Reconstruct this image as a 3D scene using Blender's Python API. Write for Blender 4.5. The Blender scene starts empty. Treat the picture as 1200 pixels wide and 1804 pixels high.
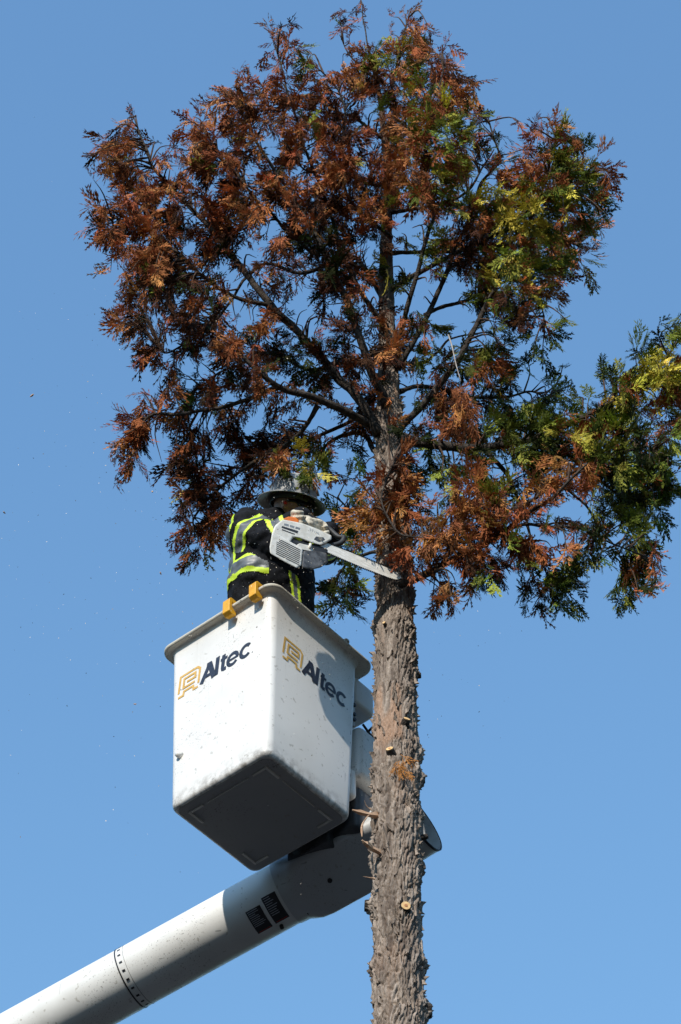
import bpy, bmesh, math, random
import numpy as np
from mathutils import Vector, Matrix

random.seed(7)
rng = np.random.default_rng(11)
SC = bpy.context.scene
COL = SC.collection

# ------------------------------------------------------------------ camera
LENS = 100.0
F = 1804 * LENS / 36.0                 # focal length in photo pixels
PITCH = math.radians(48.65)
EYE = np.array([0.0, 0.0, 1.6])
cam_d = bpy.data.cameras.new('camera')
cam_d.sensor_fit = 'VERTICAL'
cam_d.sensor_height = 36.0
cam_d.lens = LENS
cam_d.clip_end = 6000
cam = bpy.data.objects.new('camera', cam_d)
COL.objects.link(cam)
cam.location = EYE
cam.rotation_euler = (math.radians(90) + PITCH, 0, 0)
SC.camera = cam

# ------------------------------------------------------------------ light
SUN_EL = math.radians(33)
SUN_LEFT = math.radians(22)            # how far left of straight behind the camera
to_sun = np.array([-math.sin(SUN_LEFT) * math.cos(SUN_EL), -math.cos(SUN_LEFT) * math.cos(SUN_EL), math.sin(SUN_EL)])
world = bpy.data.worlds.new('World')
SC.world = world
world.use_nodes = True
wn = world.node_tree
bg = wn.nodes['Background']
sky = wn.nodes.new('ShaderNodeTexSky')
sky.sky_type = 'NISHITA'
sky.sun_disc = False
sky.sun_elevation = SUN_EL
sky.sun_rotation = math.atan2(to_sun[0], to_sun[1])
sky.altitude = 0
sky.air_density = 2.4
sky.dust_density = 0.2
sky.ozone_density = 10.0
wn.links.new(sky.outputs['Color'], bg.inputs['Color'])
bg.inputs['Strength'].default_value = 0.14
sun_d = bpy.data.lights.new('sun', 'SUN')
sun_d.energy = 3.0
sun_d.angle = math.radians(0.53)
sun_d.color = (1.0, 0.935, 0.83)
sun = bpy.data.objects.new('sun', sun_d)
COL.objects.link(sun)
sun.rotation_euler = Vector(to_sun).to_track_quat('Z', 'Y').to_euler()
sun.location = (-6, -10, 30)
SC.view_settings.view_transform = 'Standard'
SC.view_settings.look = 'None'
SC.view_settings.exposure = 0.65
SC.view_settings.gamma = 1.0
SC.cycles.max_bounces = 6
SC.cycles.transparent_max_bounces = 4

# ------------------------------------------------------------------ helpers
cP, sP = math.cos(PITCH), math.sin(PITCH)
RIGHT = np.array([1.0, 0, 0]); UPV = np.array([0, -sP, cP]); FWD = np.array([0, cP, sP])

def ray(px, py):
    a = (px - 600) / F; b = (902 - py) / F
    return FWD + a * RIGHT + b * UPV

def P(px, py, Y):
    """the point that stands at distance Y on the ground plane's depth axis in photo direction (px, py)"""
    d = ray(px, py)
    return EYE + d * (Y / d[1])

def pxm(p):
    """photo pixels per metre across the view at a point"""
    return F / float(np.dot(np.asarray(p) - EYE, FWD))

def nrm(v):
    v = np.asarray(v, float)
    return v / (np.linalg.norm(v) + 1e-12)

_perm = np.random.default_rng(3).permutation(256)
_perm = np.concatenate([_perm, _perm, _perm])
def vnoise(p):
    p = np.asarray(p, float)
    i = np.floor(p).astype(int); f = p - i
    f = f * f * (3 - 2 * f)
    i &= 255
    out = 0
    for dx in (0, 1):
        wx = f[:, 0] if dx else 1 - f[:, 0]
        for dy in (0, 1):
            wy = f[:, 1] if dy else 1 - f[:, 1]
            for dz in (0, 1):
                wz = f[:, 2] if dz else 1 - f[:, 2]
                h = _perm[_perm[_perm[(i[:, 0] + dx) & 255] + ((i[:, 1] + dy) & 255)] + ((i[:, 2] + dz) & 255)]
                out = out + wx * wy * wz * (h / 255.0)
    return out

def link(o, parent=None, root_loc=None):
    COL.objects.link(o)
    if parent is not None:
        o.parent = parent
        if parent.type == 'EMPTY':
            o.matrix_parent_inverse = Matrix.Translation(-parent.location)
    return o

def mesh_obj(name, V, Fc, mat, parent=None, smooth=False, auto=None):
    me = bpy.data.meshes.new(name)
    V = np.asarray(V, float)
    me.from_pydata([tuple(v) for v in V], [], [tuple(int(k) for k in f) for f in Fc])
    me.update()
    if mat is not None:
        me.materials.append(mat)
    if smooth:
        me.polygons.foreach_set('use_smooth', [True] * len(me.polygons))
    if auto is not None:
        bm = bmesh.new(); bm.from_mesh(me)
        for e in bm.edges:
            if len(e.link_faces) == 2 and e.calc_face_angle(0) > auto:
                e.smooth = False
        bm.to_mesh(me); bm.free()
    o = bpy.data.objects.new(name, me)
    return link(o, parent)

def quad_mesh(name, V, Q, mat, parent=None, smooth=False, col=None):
    """fast path for big meshes made only of quads"""
    me = bpy.data.meshes.new(name)
    n = len(Q)
    me.vertices.add(len(V)); me.vertices.foreach_set('co', np.ascontiguousarray(V, dtype=np.float32).ravel())
    me.loops.add(n * 4); me.loops.foreach_set('vertex_index', np.ascontiguousarray(Q, dtype=np.int32).ravel())
    me.polygons.add(n)
    me.polygons.foreach_set('loop_start', np.arange(0, n * 4, 4, dtype=np.int32))
    try:
        me.polygons.foreach_set('loop_total', np.full(n, 4, dtype=np.int32))
    except Exception:
        pass
    if smooth:
        me.polygons.foreach_set('use_smooth', np.ones(n, dtype=bool))
    if col is not None:
        at = me.attributes.new('tint', 'FLOAT_COLOR', 'POINT')
        c4 = np.ones((len(V), 4), dtype=np.float32); c4[:, :3] = col
        at.data.foreach_set('color', c4.ravel())
    me.update(calc_edges=True)
    me.validate()
    if mat is not None:
        me.materials.append(mat)
    o = bpy.data.objects.new(name, me)
    return link(o, parent)

def empty(name, loc, label, cat, group=None):
    o = bpy.data.objects.new(name, None)
    o.empty_display_size = 0.2
    o.location = loc
    COL.objects.link(o)
    o['label'] = label; o['category'] = cat
    if group: o['group'] = group
    return o

def catmull(pts, n):
    pts = np.asarray(pts, float)
    Pn = np.vstack([2 * pts[0] - pts[1], pts, 2 * pts[-1] - pts[-2]])
    m = len(pts) - 1
    t = np.linspace(0, m, n); i = np.minimum(t.astype(int), m - 1); u = (t - i)[:, None]
    p0, p1, p2, p3 = Pn[i], Pn[i + 1], Pn[i + 2], Pn[i + 3]
    return 0.5 * (2 * p1 + (p2 - p0) * u + (2 * p0 - 5 * p1 + 4 * p2 - p3) * u * u + (3 * p1 - p0 - 3 * p2 + p3) * u ** 3)

def tube(path, rad, n=8, cap=True, rough=0.0):
    path = np.asarray(path, float); m = len(path)
    rad = np.broadcast_to(np.asarray(rad, float), (m,))
    T = np.gradient(path, axis=0); T /= np.linalg.norm(T, axis=1)[:, None] + 1e-12
    ref = np.array([0, 0, 1.0]) if abs(T[0][2]) < 0.9 else np.array([1.0, 0, 0])
    A = nrm(np.cross(T[0], ref)); V = []
    for i in range(m):
        A = nrm(A - T[i] * np.dot(A, T[i])); B = np.cross(T[i], A)
        th = np.arange(n) * 2 * math.pi / n
        r = rad[i] * (1 + (rough * (rng.random(n) - 0.5) if rough else 0))
        V.append(path[i] + (np.cos(th) * r)[:, None] * A + (np.sin(th) * r)[:, None] * B)
    V = np.concatenate(V)
    k = np.arange(n)
    Q = np.concatenate([np.stack([i * n + k, i * n + (k + 1) % n, (i + 1) * n + (k + 1) % n, (i + 1) * n + k], 1) for i in range(m - 1)])
    Fc = [tuple(q) for q in Q]
    if cap:
        Fc += [tuple(range(n))[::-1], tuple((m - 1) * n + j for j in range(n))]
    return V, Fc

class MB:
    def __init__(s): s.V = []; s.F = []
    def add(s, V, Fc):
        o = len(s.V); s.V += [tuple(v) for v in V]; s.F += [tuple(int(k) + o for k in f) for f in Fc]; return s
    def tube(s, path, rad, n=8, cap=True): return s.add(*tube(path, rad, n, cap))
    def box(s, c, ex, ey, ez, bev=0.0):
        c, ex, ey, ez = (np.asarray(v, float) for v in (c, ex, ey, ez))
        if bev <= 0:
            V = [c + sx * ex + sy * ey + sz * ez for sz in (-1, 1) for sy in (-1, 1) for sx in (-1, 1)]
            return s.add(V, [(0, 2, 3, 1), (4, 5, 7, 6), (0, 1, 5, 4), (2, 6, 7, 3), (0, 4, 6, 2), (1, 3, 7, 5)])
        bm = bmesh.new(); bmesh.ops.create_cube(bm, size=2)
        L = [np.linalg.norm(v) for v in (ex, ey, ez)]
        for v in bm.verts: v.co = Vector((v.co.x * L[0], v.co.y * L[1], v.co.z * L[2]))
        bmesh.ops.bevel(bm, geom=list(bm.edges), offset=bev, segments=3, profile=0.5, affect='EDGES')
        bm.verts.index_update()
        u = [nrm(v) for v in (ex, ey, ez)]
        V = [c + v.co.x * u[0] + v.co.y * u[1] + v.co.z * u[2] for v in bm.verts]
        Fc = [[v.index for v in f.verts] for f in bm.faces]
        bm.free()
        return s.add(V, Fc)
    def build(s, name, mat, parent=None, smooth=False, auto=None):
        return mesh_obj(name, s.V, s.F, mat, parent, smooth, auto)

def loft(rings, close=True, cap0=False, cap1=False):
    n = len(rings[0]); V = np.concatenate(rings); Fc = []
    for i in range(len(rings) - 1):
        for k in range(n if close else n - 1):
            k2 = (k + 1) % n
            Fc.append((i * n + k, i * n + k2, (i + 1) * n + k2, (i + 1) * n + k))
    if cap0: Fc.append(tuple(range(n))[::-1])
    if cap1: Fc.append(tuple((len(rings) - 1) * n + k for k in range(n)))
    return V, Fc

def extrude_poly(poly_lo, poly_hi):
    n = len(poly_lo)
    V = list(poly_lo) + list(poly_hi)
    Fc = [tuple(range(n))[::-1], tuple(range(n, 2 * n))] + [(k, (k + 1) % n, n + (k + 1) % n, n + k) for k in range(n)]
    return V, Fc

def bevel_obj(o, w, seg=2):
    bm = bmesh.new(); bm.from_mesh(o.data)
    bmesh.ops.recalc_face_normals(bm, faces=bm.faces)
    bmesh.ops.bevel(bm, geom=[e for e in bm.edges if e.calc_face_angle(0) > 0.4], offset=w, segments=seg, profile=0.5, affect='EDGES')
    bm.to_mesh(o.data); bm.free()
    return o

def remeshed(name, mb, voxel, mat, parent, smooth_it=6, disp=None):
    """join overlapping solids into one continuous skin"""
    tmp = mesh_obj(name + '_raw', mb.V, mb.F, None)
    bm = bmesh.new(); bm.from_mesh(tmp.data); bmesh.ops.recalc_face_normals(bm, faces=bm.faces); bm.to_mesh(tmp.data); bm.free()
    m = tmp.modifiers.new('remesh', 'REMESH'); m.mode = 'VOXEL'; m.voxel_size = voxel
    if smooth_it:
        s = tmp.modifiers.new('smooth', 'SMOOTH'); s.iterations = smooth_it; s.factor = 0.5
    dg = bpy.context.evaluated_depsgraph_get()
    me = bpy.data.meshes.new_from_object(tmp.evaluated_get(dg))
    old = tmp.data
    bpy.data.objects.remove(tmp); bpy.data.meshes.remove(old)
    me.name = name
    n = len(me.vertices)
    co = np.empty(n * 3, dtype=np.float32); me.vertices.foreach_get('co', co); co = co.reshape(-1, 3).astype(float)
    if disp is not None:
        no = np.empty(n * 3, dtype=np.float32); me.vertices.foreach_get('normal', no); no = no.reshape(-1, 3)
        co = co + no * disp(co)[:, None]
        me.vertices.foreach_set('co', co.astype(np.float32).ravel())
    me.polygons.foreach_set('use_smooth', [True] * len(me.polygons))
    me.update()
    me.materials.clear(); me.materials.append(mat)
    o = bpy.data.objects.new(name, me)
    link(o, parent)
    return o

# ------------------------------------------------------------------ materials
def mat_new(name):
    m = bpy.data.materials.new(name); m.use_nodes = True
    nt = m.node_tree; b = nt.nodes['Principled BSDF']
    return m, nt, b

def N(nt, t, **kw):
    n = nt.nodes.new(t)
    for k, v in kw.items(): setattr(n, k, v)
    return n

def mat_noise(name, c0, c1, scale=20, rough=0.6, metal=0.0, bump=0.0, bscale=60, detail=4, spec=0.5, stretch=None):
    m, nt, b = mat_new(name)
    tc = N(nt, 'ShaderNodeTexCoord'); src = tc.outputs['Object']
    if stretch:
        mp = N(nt, 'ShaderNodeMapping'); mp.inputs['Scale'].default_value = stretch
        nt.links.new(src, mp.inputs['Vector']); src = mp.outputs['Vector']
    nz = N(nt, 'ShaderNodeTexNoise'); nz.inputs['Scale'].default_value = scale; nz.inputs['Detail'].default_value = detail
    nt.links.new(src, nz.inputs['Vector'])
    rp = N(nt, 'ShaderNodeValToRGB')
    rp.color_ramp.elements[0].position = 0.35; rp.color_ramp.elements[1].position = 0.65
    rp.color_ramp.elements[0].color = (*c0, 1); rp.color_ramp.elements[1].color = (*c1, 1)
    nt.links.new(nz.outputs['Fac'], rp.inputs['Fac']); nt.links.new(rp.outputs['Color'], b.inputs['Base Color'])
    b.inputs['Roughness'].default_value = rough; b.inputs['Metallic'].default_value = metal
    b.inputs['Specular IOR Level'].default_value = spec
    if bump:
        n2 = N(nt, 'ShaderNodeTexNoise'); n2.inputs['Scale'].default_value = bscale; n2.inputs['Detail'].default_value = 5
        nt.links.new(src, n2.inputs['Vector'])
        bp = N(nt, 'ShaderNodeBump'); bp.inputs['Strength'].default_value = bump; bp.inputs['Distance'].default_value = 0.01
        nt.links.new(n2.outputs['Fac'], bp.inputs['Height']); nt.links.new(bp.outputs['Normal'], b.inputs['Normal'])
    return m

def mat_gelcoat(name, base, speck=0.5, grime=0.35, rough=0.42, low=None):
    """worn white fibreglass: specks of sawdust and sap, short dark scuffs, faint grey soiling"""
    m, nt, b = mat_new(name)
    tc = N(nt, 'ShaderNodeTexCoord'); src = tc.outputs['Object']
    def noise(scale, detail=3, st=None, rot=None, rough_=0.5):
        v = src
        if st:
            mp = N(nt, 'ShaderNodeMapping'); mp.inputs['Scale'].default_value = st
            if rot: mp.inputs['Rotation'].default_value = rot
            nt.links.new(src, mp.inputs['Vector']); v = mp.outputs['Vector']
        n = N(nt, 'ShaderNodeTexNoise'); n.inputs['Scale'].default_value = scale; n.inputs['Detail'].default_value = detail
        n.inputs['Roughness'].default_value = rough_
        nt.links.new(v, n.inputs['Vector']); return n.outputs['Fac']
    def step(fac, lo, hi):
        r = N(nt, 'ShaderNodeMapRange'); r.inputs['From Min'].default_value = lo; r.inputs['From Max'].default_value = hi
        r.clamp = True
        nt.links.new(fac, r.inputs['Value']); return r.outputs['Result']
    def mul(a, bv):
        q = N(nt, 'ShaderNodeMath', operation='MULTIPLY'); nt.links.new(a, q.inputs[0])
        if hasattr(bv, 'links'): nt.links.new(bv, q.inputs[1])
        else: q.inputs[1].default_value = bv
        return q.outputs[0]
    def mix(c, fac, col):
        x = N(nt, 'ShaderNodeMix', data_type='RGBA'); x.inputs[7].default_value = (*col, 1)
        nt.links.new(fac, x.inputs[0])
        if isinstance(c, tuple): x.inputs[6].default_value = (*c, 1)
        else: nt.links.new(c, x.inputs[6])
        return x.outputs[2]
    c = mix(base, mul(step(noise(2.6, 5), 0.45, 0.8), grime), (0.42, 0.40, 0.36))
    c = mix(c, mul(step(noise(34, 2), 0.66, 0.72), 0.55 * speck + 0.2), (0.30, 0.27, 0.22))
    patch = step(noise(3.1, 2), 0.48, 0.62)
    c = mix(c, mul(mul(step(noise(140, 1), 0.655, 0.69), patch), speck), (0.10, 0.08, 0.07))
    c = mix(c, mul(mul(step(noise(46, 1, (1, 1, 0.22), (0.3, 0.5, 0.2)), 0.735, 0.76), step(noise(2.3, 1), 0.50, 0.60)), 0.9 * speck), (0.06, 0.05, 0.05))
    c = mix(c, mul(mul(step(noise(52, 1, (0.25, 0.25, 1.2), (0.2, -0.6, 0.4)), 0.745, 0.77), step(noise(2.9, 1), 0.50, 0.62)), 0.9 * speck), (0.05, 0.05, 0.05))
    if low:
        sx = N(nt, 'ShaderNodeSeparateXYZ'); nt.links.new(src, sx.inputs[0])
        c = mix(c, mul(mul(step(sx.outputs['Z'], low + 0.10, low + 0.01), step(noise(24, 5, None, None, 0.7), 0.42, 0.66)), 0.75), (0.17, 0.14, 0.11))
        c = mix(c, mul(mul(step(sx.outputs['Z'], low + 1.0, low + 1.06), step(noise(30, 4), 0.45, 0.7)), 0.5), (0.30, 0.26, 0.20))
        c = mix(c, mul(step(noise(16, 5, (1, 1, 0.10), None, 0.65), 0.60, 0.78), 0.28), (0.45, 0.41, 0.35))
    nt.links.new(c, b.inputs['Base Color'])
    rr = step(noise(7, 4), 0.3, 0.8)
    q = N(nt, 'ShaderNodeMath', operation='MULTIPLY_ADD'); nt.links.new(rr, q.inputs[0]); q.inputs[1].default_value = 0.25; q.inputs[2].default_value = rough - 0.1
    nt.links.new(q.outputs[0], b.inputs['Roughness'])
    bp = N(nt, 'ShaderNodeBump'); bp.inputs['Strength'].default_value = 0.12; bp.inputs['Distance'].default_value = 0.006
    nt.links.new(noise(9, 4), bp.inputs['Height']); nt.links.new(bp.outputs['Normal'], b.inputs['Normal'])
    return m

def mat_leaf():
    m, nt, b = mat_new('cedar_leaf')
    at = N(nt, 'ShaderNodeAttribute'); at.attribute_name = 'tint'
    tc = N(nt, 'ShaderNodeTexCoord')
    nz = N(nt, 'ShaderNodeTexNoise'); nz.inputs['Scale'].default_value = 60
    nt.links.new(tc.outputs['Object'], nz.inputs['Vector'])
    hs = N(nt, 'ShaderNodeHueSaturation')
    mr = N(nt, 'ShaderNodeMapRange'); mr.inputs['To Min'].default_value = 0.55; mr.inputs['To Max'].default_value = 1.5
    nt.links.new(nz.outputs['Fac'], mr.inputs['Value']); nt.links.new(mr.outputs['Result'], hs.inputs['Value'])
    nt.links.new(at.outputs['Color'], hs.inputs['Color'])
    nt.links.new(hs.outputs['Color'], b.inputs['Base Color'])
    b.inputs['Roughness'].default_value = 0.75; b.inputs['Specular IOR Level'].default_value = 0.10
    tr = N(nt, 'ShaderNodeBsdfTranslucent'); nt.links.new(hs.outputs['Color'], tr.inputs['Color'])
    mx = N(nt, 'ShaderNodeMixShader'); mx.inputs[0].default_value = 0.10
    nt.links.new(b.outputs[0], mx.inputs[1]); nt.links.new(tr.outputs[0], mx.inputs[2])
    nt.links.new(mx.outputs[0], nt.nodes['Material Output'].inputs['Surface'])
    return m

def mat_bark():
    m, nt, b = mat_new('bark')
    at = N(nt, 'ShaderNodeAttribute'); at.attribute_name = 'tint'
    tc = N(nt, 'ShaderNodeTexCoord')
    mp = N(nt, 'ShaderNodeMapping'); mp.inputs['Scale'].default_value = (1, 1, 0.3)
    nt.links.new(tc.outputs['Object'], mp.inputs['Vector'])
    nz = N(nt, 'ShaderNodeTexNoise'); nz.inputs['Scale'].default_value = 160; nz.inputs['Detail'].default_value = 4
    nt.links.new(mp.outputs['Vector'], nz.inputs['Vector'])
    mr = N(nt, 'ShaderNodeMapRange'); mr.inputs['To Min'].default_value = 0.45; mr.inputs['To Max'].default_value = 1.55
    hs = N(nt, 'ShaderNodeHueSaturation')
    nt.links.new(nz.outputs['Fac'], mr.inputs['Value']); nt.links.new(mr.outputs['Result'], hs.inputs['Value'])
    nt.links.new(at.outputs['Color'], hs.inputs['Color']); nt.links.new(hs.outputs['Color'], b.inputs['Base Color'])
    b.inputs['Roughness'].default_value = 0.9; b.inputs['Specular IOR Level'].default_value = 0.2
    bp = N(nt, 'ShaderNodeBump'); bp.inputs['Strength'].default_value = 0.6; bp.inputs['Distance'].default_value = 0.006
    nt.links.new(nz.outputs['Fac'], bp.inputs['Height']); nt.links.new(bp.outputs['Normal'], b.inputs['Normal'])
    return m

M = {}
M['leaf'] = mat_leaf()
M['bark'] = mat_bark()
M['limb'] = mat_noise('limb_bark', (0.024, 0.019, 0.016), (0.080, 0.066, 0.056), 45, 0.9, bump=0.8, bscale=120, spec=0.2)
M['twig'] = mat_noise('twig_bark', (0.04, 0.026, 0.018), (0.10, 0.058, 0.036), 30, 0.85, spec=0.2)
M['deadtwig'] = mat_noise('dead_twig', (0.26, 0.23, 0.20), (0.40, 0.36, 0.32), 30, 0.85, spec=0.2)
M['flake'] = mat_noise('bark_flake', (0.15, 0.115, 0.09), (0.36, 0.29, 0.235), 28, 0.92, bump=0.8, bscale=150, spec=0.15, stretch=(1, 1, 0.35))
M['cutwood'] = mat_noise('cut_wood', (0.62, 0.36, 0.14), (0.80, 0.56, 0.28), 70, 0.8)
M['heartwood'] = mat_noise('heart_wood', (0.40, 0.17, 0.07), (0.52, 0.26, 0.12), 90, 0.8)
M['splinter'] = mat_noise('splintered_wood', (0.42, 0.24, 0.14), (0.62, 0.42, 0.28), 40, 0.85, stretch=(1, 1, 3))
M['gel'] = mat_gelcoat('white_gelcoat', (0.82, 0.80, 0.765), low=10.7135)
M['boomgel'] = mat_gelcoat('white_boom_paint', (0.78, 0.77, 0.74), speck=0.6, grime=0.5)
M['lip'] = mat_gelcoat('worn_lip', (0.60, 0.56, 0.47), speck=0.8, grime=0.8, rough=0.6)
M['shaded_base'] = mat_gelcoat('scuffed_shaded_base', (0.34, 0.34, 0.34), speck=1.0, grime=0.3, rough=0.75)  # bucket's white underside greyed: its darkness, likely shade, put into the base colour
M['ridge'] = mat_noise('worn_ridge', (0.55, 0.53, 0.48), (0.7, 0.68, 0.63), 20, 0.6)
M['black'] = mat_noise('black_rubber', (0.012, 0.012, 0.014), (0.028, 0.028, 0.03), 25, 0.6, bump=0.2)
M['steel'] = mat_noise('painted_steel', (0.035, 0.037, 0.042), (0.08, 0.08, 0.085), 14, 0.5, bump=0.2)
M['grey'] = mat_noise('grey_metal', (0.22, 0.22, 0.215), (0.36, 0.36, 0.35), 30, 0.45, metal=0.4, bump=0.15)
M['gold'] = mat_noise('gold_vinyl', (0.62, 0.36, 0.07), (0.70, 0.43, 0.11), 30, 0.5)
M['navy'] = mat_noise('navy_vinyl', (0.012, 0.016, 0.03), (0.03, 0.036, 0.06), 60, 0.45)
M['yellow'] = mat_noise('yellow_plastic', (0.68, 0.32, 0.012), (0.78, 0.40, 0.02), 25, 0.5, bump=0.15)
M['labelblack'] = mat_noise('black_label', (0.01, 0.011, 0.014), (0.02, 0.021, 0.026), 40, 0.35)
M['print'] = mat_noise('label_print', (0.35, 0.37, 0.42), (0.5, 0.52, 0.56), 200, 0.5)
M['jacket'] = mat_noise('black_fabric', (0.0035, 0.004, 0.006), (0.011, 0.012, 0.016), 60, 0.85, bump=0.4, bscale=300, spec=0.2)
M['navycloth'] = mat_noise('navy_fabric', (0.010, 0.014, 0.028), (0.022, 0.03, 0.055), 50, 0.9, bump=0.4, bscale=300, spec=0.2)
M['lime'] = mat_noise('lime_tape', (0.52, 0.72, 0.02), (0.66, 0.86, 0.05), 30, 0.55)
M['silver'] = mat_noise('reflective_tape', (0.075, 0.085, 0.092), (0.13, 0.14, 0.15), 35, 0.45)
M['skin'] = mat_noise('skin', (0.42, 0.22, 0.15), (0.52, 0.30, 0.22), 30, 0.5)
M['hat'] = mat_noise('grey_hard_hat', (0.21, 0.215, 0.215), (0.34, 0.345, 0.345), 9, 0.5, bump=0.15, bscale=40)
M['glass'] = mat_noise('dark_lens', (0.006, 0.006, 0.008), (0.01, 0.012, 0.016), 10, 0.08)
M['red'] = mat_noise('red_foam', (0.55, 0.02, 0.02), (0.65, 0.04, 0.03), 20, 0.6)
M['glove'] = mat_noise('leather_glove', (0.44, 0.38, 0.29), (0.66, 0.60, 0.48), 30, 0.8, bump=0.5, bscale=90)
M['boot'] = mat_noise('boot_leather', (0.03, 0.02, 0.014), (0.06, 0.04, 0.03), 30, 0.6)
M['cream'] = mat_noise('cream_plastic', (0.60, 0.57, 0.50), (0.76, 0.74, 0.68), 22, 0.45, bump=0.15)
M['orange'] = mat_noise('orange_plastic', (0.72, 0.16, 0.02), (0.82, 0.22, 0.03), 25, 0.45)
M['bar'] = mat_noise('saw_bar', (0.62, 0.60, 0.54), (0.84, 0.82, 0.77), 26, 0.5, metal=0.0, stretch=(1, 1, 4))
M['muffler'] = mat_noise('muffler', (0.05, 0.048, 0.046), (0.16, 0.155, 0.15), 24, 0.45, metal=0.3, bump=0.3)
M['chip'] = mat_noise('sawdust', (0.70, 0.58, 0.44), (0.88, 0.80, 0.68), 5, 0.9)
M['asphalt'] = mat_noise('asphalt', (0.026, 0.026, 0.028), (0.042, 0.042, 0.042), 3, 0.95, bump=0.3, spec=0.1)
M['wood'] = mat_noise('sky_block_slope', (0.018, 0.028, 0.012), (0.035, 0.045, 0.02), 0.4, 0.95, spec=0.1)

# ------------------------------------------------------------------ ground
g = mesh_obj('ground', [(-3000, -3000, 0), (3000, -3000, 0), (3000, 3000, 0), (-3000, 3000, 0)], [(0, 1, 2, 3)], M['asphalt'])
g['kind'] = 'structure'
# unseen ring of wooded slopes, added below the frame to block low sky light
hv = []; hn = 180
for i in range(hn):
    a = i * 2 * math.pi / hn; h = 31 + 5 * math.sin(a * 3 + 1) + 4 * math.sin(a * 7) + 3.0 * math.sin(a * 31) + random.uniform(-1.5, 1.5)
    for rr_, hh in ((62, -0.5), (70, h * 0.45), (80, h * 0.82), (95, h), (150, h * 0.8), (240, -0.5)):
        q = rr_ + random.uniform(-2, 2); hv.append((q * math.cos(a), q * math.sin(a) + 9, hh + (random.uniform(-1, 1) if hh > 0 else 0)))
hf = [(i * 6 + j, i * 6 + j + 1, ((i + 1) % hn) * 6 + j + 1, ((i + 1) % hn) * 6 + j) for i in range(hn) for j in range(5)]
sky_block_slopes = mesh_obj('sky_block_slopes', hv, hf, M['wood'], smooth=True); sky_block_slopes['kind'] = 'structure'

# ------------------------------------------------------------------ tree: trunk
YT = 9.72
tree_x = P(702, 1804, YT)[0]
tree = empty('cedar_tree', (tree_x, YT, 0), 'tall cedar with bare grey trunk and rust brown to green dying crown', 'tree')
axis_px = [(702, 1804), (700, 1600), (698, 1400), (696, 1200), (696, 1050), (691, 900), (686, 750), (682, 600), (680, 480), (681, 400),
           (686, 310), (677, 245), (672, 190), (664, 140), (650, 90)]
hw_px = [41, 40, 37.5, 33.5, 29, 26, 20.5, 14.5, 11.5, 9, 8, 5.5, 4.2, 3.2, 1.8]
ax = np.array([P(x, y, YT) for x, y in axis_px])
ar = np.array([h / pxm(p) for h, p in zip(hw_px, ax)])
zz = np.concatenate([[0, 4], ax[:, 2]]); xx = np.concatenate([[tree_x, tree_x], ax[:, 0]]); yy = np.full(len(zz), YT)
rr = np.concatenate([[ar[0] * 1.75, ar[0] * 1.22], ar])
def trunk_at(z):
    return np.array([np.interp(z, zz, xx), np.interp(z, zz, yy), z]), float(np.interp(z, zz, rr))

z_lo, z_hi, z_top = 9.0, 14.6, ax[-1, 2]
zs = np.concatenate([np.arange(0, z_lo, 0.12), np.arange(z_lo, z_hi, 0.0052), np.arange(z_hi, z_top, 0.03)])
NA = 190
th = np.arange(NA) * 2 * math.pi / NA
cx = np.interp(zs, zz, xx); cr = np.interp(zs, zz, rr)
ZZ, TH = np.meshgrid(zs, th, indexing='ij')
R0 = np.repeat(cr[:, None], NA, 1)
ct, st = np.cos(TH), np.sin(TH)
k = 0.13
q = np.stack([ct * k, st * k, ZZ], -1).reshape(-1, 3)
wob = vnoise(q * [9, 9, 3.5] + 50) - 0.5
q2 = q + np.stack([wob * 0.03, -wob * 0.03, wob * 0.05], 1)
fine = vnoise(q * [230, 230, 120] + 5)
smooth_patch = np.clip((vnoise(q * [11, 11, 2.0] + 77) - 0.55) * 6, 0, 1)
def worley(u, v, nu, seed):
    """2-D cells, wrapped around the trunk in u (0..nu)"""
    r = np.random.default_rng(seed); T = r.random((nu, 4096, 3))
    iu = np.floor(u).astype(int); iv = np.floor(v).astype(int)
    f1 = np.full(len(u), 9.0); f2 = np.full(len(u), 9.0); cid = np.zeros(len(u))
    for a in (-1, 0, 1):
        for b in (-1, 0, 1):
            t = T[(iu + a) % nu, (iv + b) % 4096]
            dd = np.hypot(iu + a + 0.15 + 0.7 * t[:, 0] - u, iv + b + t[:, 1] - v)
            m = dd < f1
            f2 = np.where(m, f1, np.minimum(f2, dd)); cid = np.where(m, t[:, 2], cid); f1 = np.where(m, dd, f1)
    return f1, f2, cid
uu = (TH / (2 * math.pi)).ravel(); zr = ZZ.ravel()
w1 = (vnoise(q * [22, 22, 9] + 3) - 0.5); w2 = (vnoise(q * [60, 60, 30] + 8) - 0.5)
NU = 44
f1, f2, cid = worley(uu * NU + (w1 * 2.6 + w2 * 0.9), zr / 0.13 + w1 * 0.9 + w2 * 0.5, NU, 5)
crack = np.clip((f2 - f1) / 0.30, 0, 1)
g1, g2, cid2 = worley(uu * 96 + (w1 * 4 + w2 * 2.4), zr / 0.065 + w2 * 1.2, 96, 9)
crack2 = np.clip((g2 - g1) / 0.35, 0, 1)
ridge2 = crack2
body = 1 - 0.6 * smooth_patch
d = (0.018 * (crack ** 0.6 - 0.65) + 0.011 * (cid - 0.5) * crack + (0.006 * (crack2 - 0.5) + 0.006 * (cid2 - 0.5))) * body + 0.0025 * (fine - 0.5) + 0.008 * w1
d = d.reshape(ZZ.shape) * np.clip(R0 / 0.11, 0.2, 1.1)
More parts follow.
